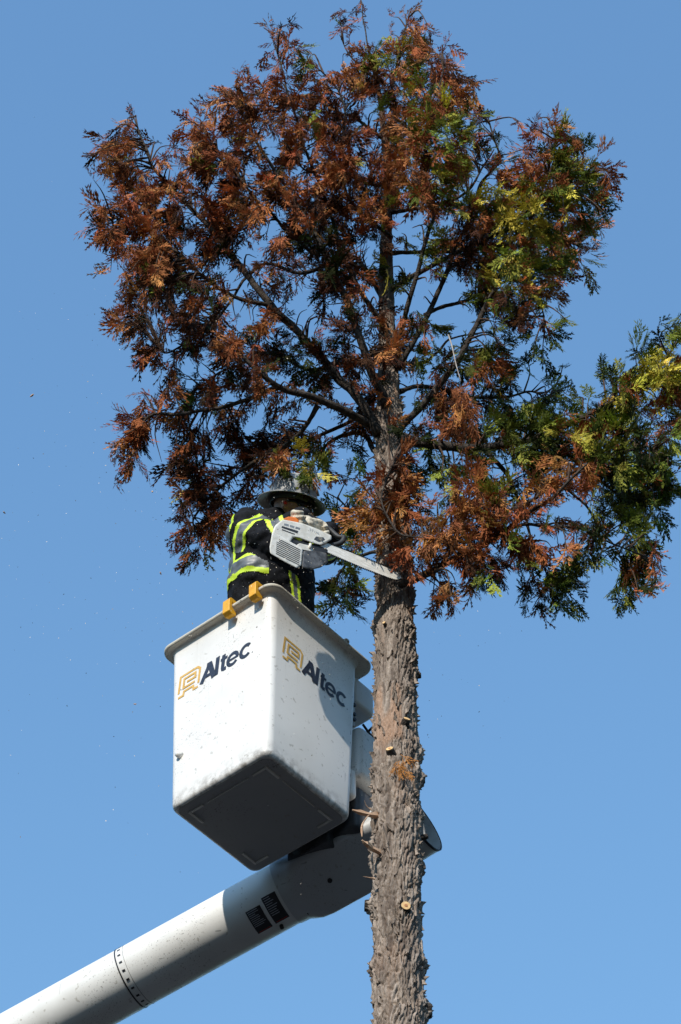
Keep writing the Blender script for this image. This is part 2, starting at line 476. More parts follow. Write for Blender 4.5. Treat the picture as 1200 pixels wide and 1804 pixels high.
def trunk_hit(px, py):
    """height and angle where the view ray meets the trunk (or its side silhouette)"""
    p = P(px, py, YT); c, r = trunk_at(p[2])
    s = max(-1, min(1, (p[0] - c[0]) / r))
    y = YT - math.sqrt(max(0, 1 - s * s)) * r
    p = P(px, py, y); c, r = trunk_at(p[2])
    return p[2], math.atan2(-math.sqrt(max(0, 1 - s * s)), s), p
knots = [(664, 1105, 35, 1.0), (722, 1108, 30, .9), (735, 1165, 22, .8), (712, 1210, 22, .6), (734, 1188, 14, .8), (700, 1300, 26, .7), (662, 1285, 16, .7),
         (740, 1330, 26, 1.2), (662, 1360, 20, 1.0), (690, 1345, 24, .5), (742, 1372, 22, 1.5), (735, 1440, 26, .9), (664, 1432, 22, .9), (655, 1490, 24, 1.0), (742, 1530, 22, 1.0),
         (656, 1520, 22, .9), (720, 1545, 26, .5), (648, 1597, 22, 1.5), (712, 1612, 24, .9), (650, 1708, 20, 1.3), (744, 1703, 24, 1.3), (745, 1780, 26, 1.8),
         (700, 1690, 30, .35), (727, 1050, 20, 1.0), (664, 1048, 16, .8), (700, 1095, 26, .6)]
for kx, ky, kr, ka in knots:
    zk, tk, pk = trunk_hit(kx, ky); s = pxm(pk)
    dz = (ZZ - zk) / (kr / s / 0.72 * 0.62)
    da = (np.angle(np.exp(1j * (TH - tk)))) * R0 / (kr / s * 0.8)
    w = np.exp(-(dz ** 2 + da ** 2))
    d += 0.72 * w * ka * (0.022 + 0.018 * (fine.reshape(ZZ.shape) - 0.4) + 0.014 * (ridge2.reshape(ZZ.shape) - 0.5))
RR = R0 + d
V = np.stack([cx[:, None] + RR * ct, YT + RR * st, ZZ], -1).reshape(-1, 3)
nz_ = len(zs); i0 = np.arange(nz_ - 1)[:, None] * NA; k0 = np.arange(NA)[None, :]
Q = np.stack([i0 + k0, i0 + (k0 + 1) % NA, i0 + NA + (k0 + 1) % NA, i0 + NA + k0], -1).reshape(-1, 4)
tn = vnoise(q * [40, 40, 7] + 91); tn2 = vnoise(q * [14, 14, 5] + 13)
grey = np.array([0.34, 0.28, 0.232]); dark = np.array([0.10, 0.075, 0.060]); warm = np.array([0.36, 0.225, 0.15])
tc_ = dark + (grey - dark) * np.clip(0.15 + 0.55 * cid + 0.5 * (cid2 - 0.3) + 0.8 * (tn - 0.5), 0, 1.25)[:, None]
tc_ = tc_ + (warm - tc_) * (np.clip((tn2 - 0.60) * 5, 0, 0.7) * smooth_patch.clip(0.25, 1))[:, None]
thin = np.clip((0.045 - R0.ravel()) / 0.02, 0, 1)[:, None]      # young leader: brown, not yet grey
tc_ = tc_ + (np.array([0.09, 0.055, 0.038]) - tc_) * thin
trunk = quad_mesh('trunk', V, Q, M['bark'], tree, smooth=True, col=tc_)

# loose bark flakes standing off the trunk
flake_meshes = []
for v in range(9):
    L = 0.05 + 0.05 * random.random(); W = 0.010 + 0.009 * random.random()
    prof = []
    nseg = 6
    vv = []
    for i in range(nseg + 1):
        t = i / nseg; w = W * (0.35 + 0.65 * math.sin(math.pi * min(max(t * 0.9 + 0.05, 0), 1))) * random.uniform(0.75, 1.2)
        x = random.uniform(-0.003, 0.003); lift = 0.003 + 0.012 * (abs(t - 0.45) * 2) ** 2 * random.uniform(0.5, 1.2)
        z = (t - 0.5) * L
        vv += [(x - w / 2, 0, z), (x - w / 4, lift + 0.004, z), (x + w / 4, lift + 0.0045, z), (x + w / 2, 0, z)]
    ff = [(i * 4 + j, i * 4 + j + 1, i * 4 + j + 5, i * 4 + j + 4) for i in range(nseg) for j in range(3)]
    ff += [(i * 4 + 3, i * 4, i * 4 + 4, i * 4 + 7) for i in range(nseg)] + [(0, 3, 2, 1), (nseg * 4, nseg * 4 + 1, nseg * 4 + 2, nseg * 4 + 3)]
    me = bpy.data.meshes.new('bark_flake'); me.from_pydata(vv, [], ff); me.update(); me.materials.append(M['flake']); flake_meshes.append(me)
for i in range(290):
    z = random.uniform(9.25, 13.6)
    t = random.uniform(-math.pi * 1.04, math.pi * 0.04)
    if random.random() < 0.28: t = random.choice([random.gauss(0, 0.14), random.gauss(-math.pi, 0.14)])
    c, r = trunk_at(z)
    o = bpy.data.objects.new('bark_flake', random.choice(flake_meshes))
    r2 = r + 0.002
    n = Vector((math.cos(t), math.sin(t), 0)); zx = Vector((0, 0, 1)); xx_ = n.cross(zx)
    tilt = Matrix.Rotation(random.gauss(0, 0.22), 4, 'Y'); lean = Matrix.Rotation(random.gauss(0, 0.10), 4, 'X')
    mw = Matrix((( -xx_.x, n.x, 0, c[0] + n.x * r2), (-xx_.y, n.y, 0, c[1] + n.y * r2), (0, 0, 1, z), (0, 0, 0, 1))) @ tilt @ lean
    s = random.uniform(0.7, 1.35)
    o.parent = trunk
    o.matrix_local = mw @ Matrix.Diagonal((s, s, s, 1))
    COL.objects.link(o)

def stub(name, px, py, length, rad, dirn, face=True, ring=True):
    """sawn branch end: bark collar, pale cut face, darker heart"""
    z, t, p = trunk_hit(px, py)
    c, r = trunk_at(z)
    n = nrm(np.array([math.cos(t), math.sin(t), 0]) * 1.0 + np.asarray(dirn, float))
    a = c + np.array([math.cos(t), math.sin(t), 0]) * (r - 0.02)
    b = a + n * (0.035 + length)
    pth = np.array([a, a + (b - a) * 0.5, a + (b - a) * 0.9, b])
    V, Fc = tube(pth, [rad * 1.7, rad * 1.25, rad * 1.1, rad * 1.03], 14, rough=0.12)
    o = mesh_obj(name, V, Fc, M['limb'], trunk, smooth=True)
    if face:
        V, Fc = tube(np.array([b - n * 0.002, b + n * 0.003]), [rad * 0.98, rad * 0.95], 14)
        mesh_obj('cut_face', V, Fc, M['cutwood'], trunk)
        if ring:
            V, Fc = tube(np.array([b + n * 0.002, b + n * 0.0045]), [rad * 0.4, rad * 0.36], 10)
            mesh_obj('heartwood', V, Fc, M['heartwood'], trunk)
    return o
stub('branch_stub', 713, 1278, 0.012, 0.017, (0.1, -0.3, 0.75), ring=False)
stub('branch_stub', 690, 1331, 0.015, 0.018, (-0.2, -0.2, 0.5))
stub('branch_stub', 712, 1603, 0.02, 0.022, (0.0, -0.5, -0.15))
stub('branch_stub', 733, 1191, 0.02, 0.014, (0.3, 0, 0.1), face=False)
stub('branch_stub', 642, 1597, 0.03, 0.024, (-0.5, 0, 0.1), face=False)
stub('branch_stub', 750, 1780, 0.03, 0.03, (0.5, 0, -0.1), face=False)
stub('branch_stub', 742, 1480, 0.03, 0.012, (0.7, -0.2, 0.5), face=False)
stub('branch_stub', 742, 1375, 0.02, 0.022, (0.5, 0, 0.3), face=False)
stub('branch_stub', 680, 1105, 0.01, 0.008, (-0.1, -0.4, 0.2), ring=False)

def splinter(path_px, rads, name='broken_branch'):
    pts = np.array([P(x, y, yq) for x, y, yq in path_px])
    V, Fc = tube(catmull(pts, 7), np.interp(np.linspace(0, 1, 7), np.linspace(0, 1, len(rads)), rads) * 0.72, 5, rough=0.7)
    return mesh_obj(name, V, Fc, M['splinter'], trunk)
splinter([(664, 1436, 9.66), (648, 1434, 9.62), (634, 1431, 9.60), (621, 1427, 9.58)], [0.02, 0.016, 0.015, 0.004])
splinter([(668, 1502, 9.64), (655, 1494, 9.60), (645, 1487, 9.57), (638, 1480, 9.55)], [0.022, 0.018, 0.015, 0.006])
splinter([(660, 1548, 9.62), (650, 1546, 9.60), (640, 1544, 9.58)], [0.008, 0.004, 0.0015], 'twig_stub')
splinter([(655, 1428, 9.62), (646, 1420, 9.60), (642, 1410, 9.58)], [0.004, 0.003, 0.0012], 'twig_stub')
splinter([(650, 1436, 9.6), (642, 1446, 9.58), (637, 1458, 9.57), (638, 1474, 9.57)], [0.003, 0.005, 0.008, 0.003], 'twig_stub')

# ------------------------------------------------------------------ tree: limbs traced from the photograph
# (pixel path, radius at base / tip in pixels, depth at base / tip)
LIMBS = [
    ([(655, 748), (600, 722), (550, 702), (500, 685), (470, 665), (440, 638), (405, 600)], 9, 3, 9.68, 9.25),
    ([(560, 714), (530, 760), (500, 785), (450, 812), (395, 850), (345, 905), (340, 930)], 5, 1.5, 9.52, 9.95),
    ([(490, 682), (430, 705), (380, 720), (310, 728), (262, 735), (232, 765)], 5, 1.5, 9.45, 9.75),
    ([(668, 765), (633, 704), (605, 671), (575, 638), (521, 580), (477, 538), (435, 482), (415, 455), (390, 425), (345, 372), (300, 328), (268, 295), (255, 260), (236, 208)], 10, 1.5, 9.68, 9.15),
    ([(682, 715), (655, 650), (637, 610), (622, 560), (605, 520), (584, 473), (573, 443), (552, 403), (531, 373), (512, 345), (493, 324), (482, 296), (449, 245), (430, 195), (415, 150)], 9, 1.5, 9.66, 8.95),
    ([(680, 578), (659, 552), (645, 529), (628, 500), (608, 455), (590, 400), (565, 330), (545, 275), (531, 245), (520, 205), (505, 150), (484, 75)], 6, 1.2, 9.68, 9.05),
    ([(560, 450), (531, 427), (503, 401), (486, 382), (463, 361), (430, 325), (395, 285), (345, 215)], 4, 1.2, 9.3, 8.95),
    ([(475, 540), (451, 534), (423, 524), (405, 515), (365, 492), (325, 455), (285, 425), (240, 385), (185, 395)], 5, 1.2, 9.4, 9.1),
    ([(712, 775), (760, 782), (800, 788), (850, 790), (900, 783), (950, 768), (1010, 742), (1055, 722), (1105, 690), (1160, 650), (1195, 600)], 11, 2, 9.66, 9.35),
    ([(698, 765), (745, 712), (792, 653), (811, 629), (825, 601), (839, 573), (853, 548), (866, 520), (890, 470), (930, 400), (955, 335), (975, 265), (982, 215)], 7.5, 1.3, 9.66, 9.2),
    ([(700, 650), (735, 590), (759, 543), (778, 499), (797, 450), (812, 415), (835, 360), (850, 320), (880, 280), (870, 240), (860, 205)], 6, 1.2, 9.68, 9.2),
    ([(698, 605), (715, 550), (727, 508), (736, 473), (745, 438), (757, 403), (764, 380), (752, 350), (742, 320), (745, 270), (752, 210), (768, 160), (790, 100)], 5.5, 1.2, 9.66, 8.85),
    ([(690, 374), (720, 369), (748, 366), (790, 358), (830, 330), (850, 290), (870, 262)], 4.5, 1.2, 9.7, 9.5),
    ([(692, 510), (722, 490), (757, 471), (780, 459), (820, 438), (880, 410), (950, 385), (1000, 350), (1035, 300)], 6, 1.2, 9.7, 9.45),
    ([(690, 446), (740, 444), (790, 443), (850, 440), (920, 432), (990, 425), (1030, 440)], 4.5, 1.2, 9.75, 9.9),
    ([(748, 556), (775, 543), (818, 530), (865, 508), (910, 495), (950, 530), (960, 590)], 4.5, 1.2, 9.6, 9.5),
    ([(700, 1033), (735, 1020), (760, 1008), (808, 982), (862, 954), (897, 930), (940, 895), (985, 868), (1035, 815)], 9, 2, 9.66, 9.05),
    ([(845, 962), (873, 915), (920, 893), (965, 862), (1010, 832), (1060, 815), (1110, 790), (1180, 800)], 4.5, 1.2, 9.32, 9.25),
    ([(862, 954), (920, 926), (960, 927), (1020, 930), (1055, 945), (1095, 965), (1140, 985)], 4, 1, 9.3, 9.2),
    ([(985, 850), (1010, 870), (1035, 892), (1055, 930), (1085, 965), (1105, 1010)], 3.2, 1, 9.2, 9.4),
    ([(815, 980), (780, 955), (740, 948), (700, 935), (672, 890), (676, 850), (692, 812)], 3, 1, 9.4, 9.28),
    ([(664, 797), (640, 766), (605, 768), (570, 790), (545, 830)], 6, 1.5, 9.8, 10.05),
    ([(672, 960), (650, 930), (620, 905), (597, 882), (574, 866)], 3, 1, 9.82, 10.05),
    ([(672, 975), (640, 975), (612, 990), (592, 1020), (585, 1062)], 4, 1, 9.82, 10.25),
    ([(676, 245), (657, 229), (640, 215), (620, 203), (580, 200), (520, 185), (460, 170), (420, 165)], 4, 1, 9.72, 9.35),
    ([(680, 262), (715, 235), (742, 195), (762, 160), (780, 135), (805, 148)], 3.5, 1, 9.72, 9.4),
    ([(672, 190), (690, 150), (702, 100), (712, 60), (722, 24)], 3, 0.8, 9.72, 9.55),
    ([(651, 95), (642, 58), (637, 22), (636, 6)], 1.8, 0.6, 9.72, 9.70),
    ([(664, 140), (640, 120), (615, 95), (600, 60)], 2.5, 0.8, 9.72, 9.6),
    ([(850, 790), (890, 830), (915, 880), (935, 940), (955, 990), (970, 1050)], 5, 1, 9.60, 9.75),
    ([(950, 768), (1000, 800), (1060, 850), (1110, 880), (1150, 850)], 5, 1, 9.50, 9.7),
    ([(705, 690), (740, 680), (790, 690), (840, 700), (900, 700), (940, 690), (980, 715)], 5, 1, 9.75, 10.0),
    ([(660, 700), (620, 740), (560, 770), (500, 800), (450, 850), (440, 880)], 5, 1, 9.80, 9.95),
    ([(690, 330), (640, 320), (590, 300), (540, 300), (500, 250)], 4, 1, 9.66, 9.1),
    ([(690, 420), (640, 380), (610, 340), (600, 280), (610, 200), (590, 150), (545, 110)], 4, 1, 9.62, 9.0),
    ([(700, 640), (750, 640), (790, 600), (840, 590)], 4, 1, 9.8, 10.2),
    ([(660, 640), (600, 640), (540, 650), (480, 620), (400, 650), (340, 690)], 5, 1, 9.8, 10.1),
    ([(672, 520), (620, 450), (540, 480), (460, 470), (380, 560), (300, 620), (275, 605)], 5, 1, 9.82, 10.1),
]
LP, LYs, LI, LT = [], [], [], []
limb_objs, limb_paths = [], []
for i, (pp, r0, r1, y0, y1) in enumerate(LIMBS):
    n = len(pp)
    seg = np.concatenate([[0], np.cumsum([math.dist(pp[j], pp[j + 1]) for j in range(n - 1)])]); seg /= seg[-1]
    pts = np.array([P(x, y, y0 + (y1 - y0) * s ** 0.8) for (x, y), s in zip(pp, seg)])
    m = n * 7
    c = catmull(pts, m); pxc = catmull(np.array(pp, float), m)
    wig = np.stack([vnoise(np.stack([c[:, 0] * 7 + i * 9, c[:, 2] * 7, c[:, 1] * 7 + q], 1)) - 0.5 for q in (0, 40, 80)], 1)
    c[2:] += wig[2:] * 0.022
    s_ = np.linspace(0, 1, m)
    rad = 0.86 * np.array([(r0 * (1 - t) ** 0.85 + r1 * (1 - (1 - t) ** 0.85)) / pxm(p) for t, p in zip(s_, c)])
    rad[:3] *= [1.35, 1.18, 1.06]
    V, Fc = tube(c, rad, 10, rough=0.22)
    limb_objs.append(mesh_obj('limb', V, Fc, M['limb'], tree, smooth=True))
    limb_paths.append(c)
    LP.append(pxc); LYs.append(c); LI += [i] * m; LT.append(s_)
LP = np.concatenate(LP); LW = np.concatenate(LYs); LI = np.array(LI); LT = np.concatenate(LT)

# ------------------------------------------------------------------ tree: foliage
def spray_proto(seed, dead):
    """flat fan of scaly branchlets, unit length along +x, spread in y; elements are lens shaped blades"""
    r = random.Random(seed); V = []; Q = []
    def blade(p, ang, L, w, zt):
        d = np.array([math.cos(ang), math.sin(ang), zt]); s = np.array([-math.sin(ang), math.cos(ang), 0])
        b = len(V); p = np.asarray(p); up = np.array([0, 0, w * r.uniform(-0.7, 0.9)])
        V.extend([p, p + d * L * 0.45 + s * w + up, p + d * L, p + d * L * 0.5 - s * w + up * 0.4]); Q.append((b, b + 1, b + 2, b + 3))
        return p + d * L
    curl = r.uniform(-0.6, 0.6); n = 7
    x = np.zeros(3); ang = 0; zt = 0.0; dro = -0.5 if dead else -0.12
    for i in range(n):
        t = i / (n - 1); L = 1.0 / n
        x2 = blade(x, ang, L * 1.35, 0.026, zt * 0.5)
        x = x + np.array([math.cos(ang), math.sin(ang), zt * 0.5]) * L
        ang += curl / n + r.uniform(-0.08, 0.08); zt += dro / n * r.uniform(0.3, 1.6)
        side = 1 if i % 2 else -1
        for sd in ((side, -side) if i > 1 else (side,)):
            if r.random() < (0.22 if dead else 0.08): continue
            bl = (0.58 * (1 - 0.66 * t) + 0.10) * r.uniform(0.7, 1.15)
            a = ang + sd * (r.uniform(0.28, 0.62) if dead else r.uniform(0.38, 0.70)); p = x.copy(); nb = 3 if t < 0.7 else 2
            z2 = zt + r.uniform(-0.35, 0.25) * (1.6 if dead else 0.7)
            for j in range(nb):
                l = bl / nb
                e = blade(p, a, l * 1.5, 0.035 if not dead else 0.031, z2)
                p = p + (e - p) * 0.66
                if j < nb - 1 or nb == 2:
                    blade(p, a + sd * r.uniform(0.3, 0.55), l * r.uniform(0.9, 1.3), 0.029, z2 + r.uniform(-.3, .2))
                    blade(p, a - sd * r.uniform(0.3, 0.55), l * r.uniform(0.9, 1.3), 0.029, z2 + r.uniform(-.3, .2))
                a += r.uniform(-0.15, 0.15); z2 += dro / 4
    return np.array(V), np.array(Q)
PROTO = {True: [spray_proto(s, True) for s in range(7)], False: [spray_proto(s + 50, False) for s in range(6)]}

C_RUST = np.array([0.265, 0.085, 0.030]); C_TAN = np.array([0.46, 0.195, 0.072]); C_DARK = np.array([0.060, 0.024, 0.012])
C_GRN = np.array([0.085, 0.108, 0.014]); C_DGRN = np.array([0.024, 0.032, 0.007]); C_YEL = np.array([0.50, 0.43, 0.065]); C_LGRN = np.array([0.24, 0.265, 0.042])
C_ORG = np.array([0.42, 0.185, 0.055]); C_RED = np.array([0.28, 0.098, 0.040])
MIXES = {
    'r': ((C_RUST, 1, .64), (C_TAN, 1, .20), (C_DARK, 1, .14), (C_LGRN, 0, .02)),
    'b': ((C_DARK, 1, .52), (C_RUST, 1, .26), (C_DGRN, 0, .17), (C_TAN, 1, .05)),  # darkened browns: inner crown shade put into the leaf colour
    'g': ((C_GRN, 0, .40), (C_DGRN, 0, .32), (C_LGRN, 0, .20), (C_RUST, 1, .08)),
    'y': ((C_YEL, 0, .52), (C_LGRN, 0, .22), (C_GRN, 0, .12), (C_RUST, 1, .14)),
    'm': ((C_GRN, 0, .22), (C_LGRN, 0, .20), (C_RUST, 1, .34), (C_YEL, 0, .12), (C_TAN, 1, .12)),
    'o': ((C_ORG, 1, .42), (C_RED, 1, .40), (C_RUST, 1, .18))}
def leaf_pick(code):
    u = random.random()
    for c, dead, w in MIXES[code.lower()]:
        u -= w
        if u <= 0: break
    return c, bool(dead)
def leaf_colour(code, base):
    """most sprays of a twig share its colour, a few have turned differently"""
    c, dead = base if random.random() < 0.8 else leaf_pick(code)
    return c * np.exp([random.gauss(0, 0.05), random.gauss(0, 0.08), random.gauss(0, 0.09)]) * math.exp(min(0.3, random.gauss(0, 0.20))), dead

GRID = [  # 40-pixel cells from x = 160, rows from y = 0: letter = foliage colour mix, capital = dense
    "..........................",
    "........r..r.rr...........",
    "........rm.rMMRr..........",
    "......rrrrrRRRMRr.........",
    ".....rRrRrRRmRMRr.........",
    ".r..rrRRrRRBmRMMmr.rr.....",
    "rRrrrRRrRRRRrRMMMg.rMm....",
    "rRrrRRRrRrRRRRRMMMrRMMr...",
    ".RRRrRRRRRRRRRMMmyMMYMr...",
    "rRRRbRRRbRBRRrrmMMYYYMg...",
    "rrRRbBBrRBBBBbmMBBYYMm....",
    ".rRRrbbrbRBBm.gmBMYMMm....",
    ".rRBBbrrbrBBggrmmMMMm.....",
    ".rBBRBrrrrBbb.m.bmBm......",
    ".rbbRBbRb.bbrrgg.ybgg....g",
    "..rbBbRRBbBBBRggggbg....gg",
    "...bbbBBBgBbbrmbgMg.g.ggYY",
    "..rrgBmbbgbbbrgBbgggggmYyM",
    ".rRrBrbbbb.brrbBRggGGgGgmb",
    ".rrbbbBBBbggb.g.rgGGGMGGgg",
    ".r.bBbbBMmggooGggGbGoOGGGg",
    "....bBbbbm.goOggOGgoOogGGg",
    "....bB.b..ggOOogOOroo.gGG.",
    "....br.....gOoOOORRogbggg.",
    "....b......goOorRRgbbggmr.",
    "..........bg...rrg.bGg.gr.",
    "..........bg...r...gg..g..",
]
HOLES = [(478, 262, 20, 30), (540, 254, 11, 16), (442, 298, 12, 12), (477, 394, 24, 14), (492, 374, 20, 12), (440, 443, 24, 16), (414, 490, 18, 16), (430, 505, 18, 18), (540, 494, 20, 22), (638, 447, 16, 22),
         (533, 552, 28, 34), (591, 538, 20, 14), (654, 520, 14, 16), (493, 666, 24, 14), (598, 667, 16, 16), (610, 697, 18, 14), (645, 662, 11, 14), (540, 734, 24, 16), (577, 741, 18, 14), (423, 543, 20, 14), (447, 557, 14, 14), (414, 698, 20, 14),
         (363, 552, 14, 16), (291, 550, 14, 10), (309, 600, 14, 16), (361, 627, 14, 14), (421, 503, 12, 16), (337, 640, 22, 13), (370, 645, 14, 12), (405, 692, 16, 12), (291, 599, 10, 16), (262, 282, 12, 16), (291, 308, 14, 10), (309, 292, 12, 12), (342, 315, 14, 18), (342, 378, 16, 18), (293, 358, 12, 12), (207, 337, 7, 7),
         (363, 737, 22, 12), (377, 811, 22, 10), (422, 839, 14, 12), (438, 757, 12, 12), (282, 785, 24, 34), (405, 803, 16, 12), (715, 388, 30, 24), (853, 317, 20, 12), (704, 462, 12, 14), (794, 492, 14, 14), (743, 499, 16, 16), (780, 506, 14, 16), (752, 528, 22, 14), (801, 508, 14, 20), (822, 552, 18, 16), (783, 557, 26, 14), (797, 590, 26, 14), (848, 592, 18, 12), (722, 681, 18, 20), (717, 727, 16, 16), (843, 727, 14, 14),
         (656, 806, 12, 16), (738, 811, 14, 10), (871, 832, 12, 14), (901, 832, 10, 14), (876, 965, 20, 14), (801, 1009, 24, 12), (1013, 882, 24, 16), (1020, 903, 18, 12), (976, 949, 20, 12), (967, 903, 16, 10), (1060, 760, 8, 8), (1090, 770, 8, 6), (1005, 790, 9, 8), (520, 300, 10, 12), (575, 270, 8, 12), (600, 330, 8, 8), (452, 335, 10, 8), (660, 215, 12, 14), (708, 235, 8, 8), (620, 190, 14, 10), (700, 720, 10, 14),
         (585, 590, 10, 12), (505, 610, 8, 8), (470, 600, 9, 8), (325, 520, 8, 9), (255, 430, 7, 8), (385, 330, 8, 8), (400, 260, 7, 9), (560, 640, 10, 8), (520, 690, 12, 9), (460, 720, 12, 10), (480, 755, 10, 9), (600, 800, 16, 12), (620, 850, 10, 14)]
HOLES = np.array(HOLES, float)
HOLES[:, 2:] *= 1.08
BARZONE = np.array([(x, 962 + (x - 578) * 0.42) for x in range(578, 712, 6)])
def to_px(p):
    v = np.asarray(p) - EYE; d = v @ FWD
    return 600 + F * (v @ RIGHT) / d, 902 - F * (v @ UPV) / d
BARPTS = np.array([P(x, 962 + (x - 578) * 0.42, 9.16 + (x - 480) / 226.0 * 0.40) for x in range(590, 708, 6)])
def shades_bar(p):
    v = np.asarray(p) - BARPTS; t = v @ to_sun
    return bool(((np.linalg.norm(v - t[:, None] * to_sun, axis=1) < 0.045) & (t > 0.02) & (t < 2.5)).any())
def allowed(p, edge_ok):
    if shades_bar(p): return random.random() < 0.12
    x, y = to_px(p)
    if (((x - HOLES[:, 0]) / HOLES[:, 2]) ** 2 + ((y - HOLES[:, 1]) / HOLES[:, 3]) ** 2).min() < 1: return random.random() < 0.06
    if np.hypot(x - BARZONE[:, 0], y - BARZONE[:, 1]).min() < 15 and p[1] < 9.6: return random.random() < 0.10
    c = int((x - 160) // 40); r = int(y // 40)
    if not (0 <= r < len(GRID)) or not (0 <= c < 26): return edge_ok or x > 1190
    if GRID[r][c] == '.': return edge_ok or random.random() < 0.18
    return True
twV = [[] for _ in LIMBS]; spr = [[] for _ in LIMBS]
def add_cluster(px, py, code, nspr, big=1.0, edge_ok=False):
    dd = np.hypot(LP[:, 0] - px, (LP[:, 1] - py)) + 26 * (LT < 0.12) + rng.random(len(LP)) * 30
    if code.lower() == 'o': dd = dd + 80 * (~np.isin(LI, [16, 17, 18, 20]))
    j = int(np.argmin(dd)); li = int(LI[j])
    base = LW[max(0, j - 2)] if LI[max(0, j - 2)] == li else LW[j]
    Yc = LW[j][1] + random.gauss(0, 0.10 + 0.0016 * math.dist(LP[j], (px, py)))
    if code.lower() == 'o': Yc = min(max(Yc, 9.18), 9.42)
    if 585 < px < 760 and py > 780: Yc = random.uniform(9.40, 9.46) if code.lower() == 'o' else max(Yc, 9.95)
    if px < 640 and py > 700: Yc = max(Yc, 9.72 + 0.0008 * (py - 700))
    if 468 < px < 575 and py > 800:
        if py > 848: return
        Yc = min(Yc, 9.40)
    if px < 735 and py > 915 and code.lower() == 'o' and random.random() < (0.45 if py < 950 else 0.85): return
    if code.lower() == 'y': Yc = min(Yc - 0.15, 9.42)
    end = P(px, py, Yc)
    L = np.linalg.norm(end - base)
    tan = nrm(limb_paths[li][-1] - base)
    mid = base + (end - base) * 0.5 + tan * 0.06 * min(L, 0.5) + np.array([0, 0, 0.10 * L]) + rng.normal(0, 0.012, 3)
    pth = catmull(np.array([base, mid, end]), 7)
    twV[li].append(tube(pth, np.linspace(min(0.007, 0.003 + 0.010 * L), 0.0013, 7), 5, cap=False))
    tdir = nrm(end - mid); pick = leaf_pick(code)
    oc = nrm(end - (np.array([tree_x, YT, end[2] - 0.25]))) 
    for s in range(nspr):
        t = random.uniform(0.62, 1.0); k = min(5, int(t * 6)); p = pth[k] + (pth[k + 1] - pth[k]) * (t * 6 - k)
        col, dead = leaf_colour(code, pick)
        dirn = nrm(tdir * 0.6 + rng.normal(0, 0.42, 3) + oc * 0.22 + np.array([0, 0, -0.95 if dead else -0.30]))
        if t > 0.93: dirn = nrm(tdir + oc * 0.5 + rng.normal(0, 0.25, 3))
        nor = nrm(np.cross(dirn, rng.normal(0, 1, 3)) + np.array([0, -0.15, 0.55]))
        sz = random.choice((random.uniform(0.05, 0.08), random.uniform(0.075, 0.115), random.uniform(0.09, 0.145))) * big
        if allowed(p + dirn * sz * 0.2, True) and allowed(p + dirn * sz * 0.45, edge_ok) and allowed(p + dirn * sz * 0.9, edge_ok or random.random() < 0.35): spr[li].append((p, dirn, nor, sz, col, dead))
for rI, row in enumerate(GRID):
    for cI, ch in enumerate(row):
        if ch == '.': continue
        dense = ch.isupper()
        for k in range(7 if dense else 3):
            add_cluster(160 + 40 * cI + random.uniform(0, 40), 40 * rI + random.uniform(0, 40), ch, random.choice((6, 7, 8)) if dense else random.choice((5, 6)))
# single shoots that stand out of the outline
for x, y, ch in [(178, 268, 'r'), (182, 258, 'r'), (186, 246, 'r'), (236, 205, 'r'), (340, 205, 'r'), (345, 215, 'r'), (482, 72, 'r'), (486, 85, 'r'), (520, 112, 'r'), (545, 105, 'm'),
                 (600, 42, 'r'), (607, 22, 'r'), (636, 8, 'r'), (640, 25, 'r'), (693, 30, 'r'), (712, 24, 'r'), (748, 52, 'r'), (782, 78, 'r'), (800, 150, 'r'), (820, 205, 'g'), (828, 210, 'g'),
                 (860, 208, 'r'), (918, 215, 'r'), (978, 215, 'r'), (1020, 255, 'r'), (1045, 285, 'r'), (1050, 370, 'g'), (1046, 400, 'r'), (1040, 430, 'm'), (965, 590, 'g'),
                 (1055, 650, 'g'), (1120, 620, 'g'), (1180, 575, 'g'), (1190, 580, 'g'), (955, 670, 'g'), (960, 690, 'b'), (1165, 1005, 'r'), (1100, 1045, 'g'), (1125, 1045, 'g'),
                 (950, 1065, 'g'), (1010, 1055, 'g'), (785, 1045, 'r'), (225, 790, 'r'), (240, 815, 'r'), (305, 800, 'b'), (325, 870, 'm'), (322, 935, 'b'), (170, 400, 'r'), (195, 480, 'r'), (200, 530, 'r'), (270, 635, 'b'), (310, 665, 'b'),
                 (1000, 1000, 'g'), (1160, 860, 'g'), (1165, 900, 'g'), (588, 1060, 'g'), (600, 1040, 'g'), (620, 1000, 'g')]:
    add_cluster(x, y, ch, 3, edge_ok=True)
# hanging dead spray below the white twig
hang_base = P(797, 610, 9.2)
V, Fc = tube(catmull(np.array([P(790, 590, 9.3), P(797, 612, 9.2), P(803, 640, 9.16), P(812, 672, 9.14)]), 9), np.linspace(0.0042, 0.0026, 9), 6)
dead_twig = mesh_obj('dead_twig', V, Fc, M['deadtwig'], limb_objs[9], smooth=True)
for k in range(34):
    p = P(random.gauss(810, 11), random.uniform(675, 745), 9.14 + random.gauss(0, 0.05))
    spr[9].append((p, nrm(np.array([random.gauss(0, 0.3), random.gauss(0, 0.3), -1])), nrm(rng.normal(0, 1, 3)), random.uniform(0.08, 0.13), (C_RED if random.random() < 0.7 else C_ORG) * random.uniform(0.8, 1.3), True))
# small dead sprig caught on the bare trunk
sprig = []
for k in range(6):
    zk, tk, pk = trunk_hit(706 + random.uniform(-5, 6), 1338 + 5 * k)
    sprig.append((pk + np.array([0, -0.035, 0]), nrm((random.gauss(0.1, 0.3), -0.2, -1)), nrm((random.gauss(0, 0.3), -1, 0)), 0.07, C_ORG * random.uniform(0.8, 1.2), True))

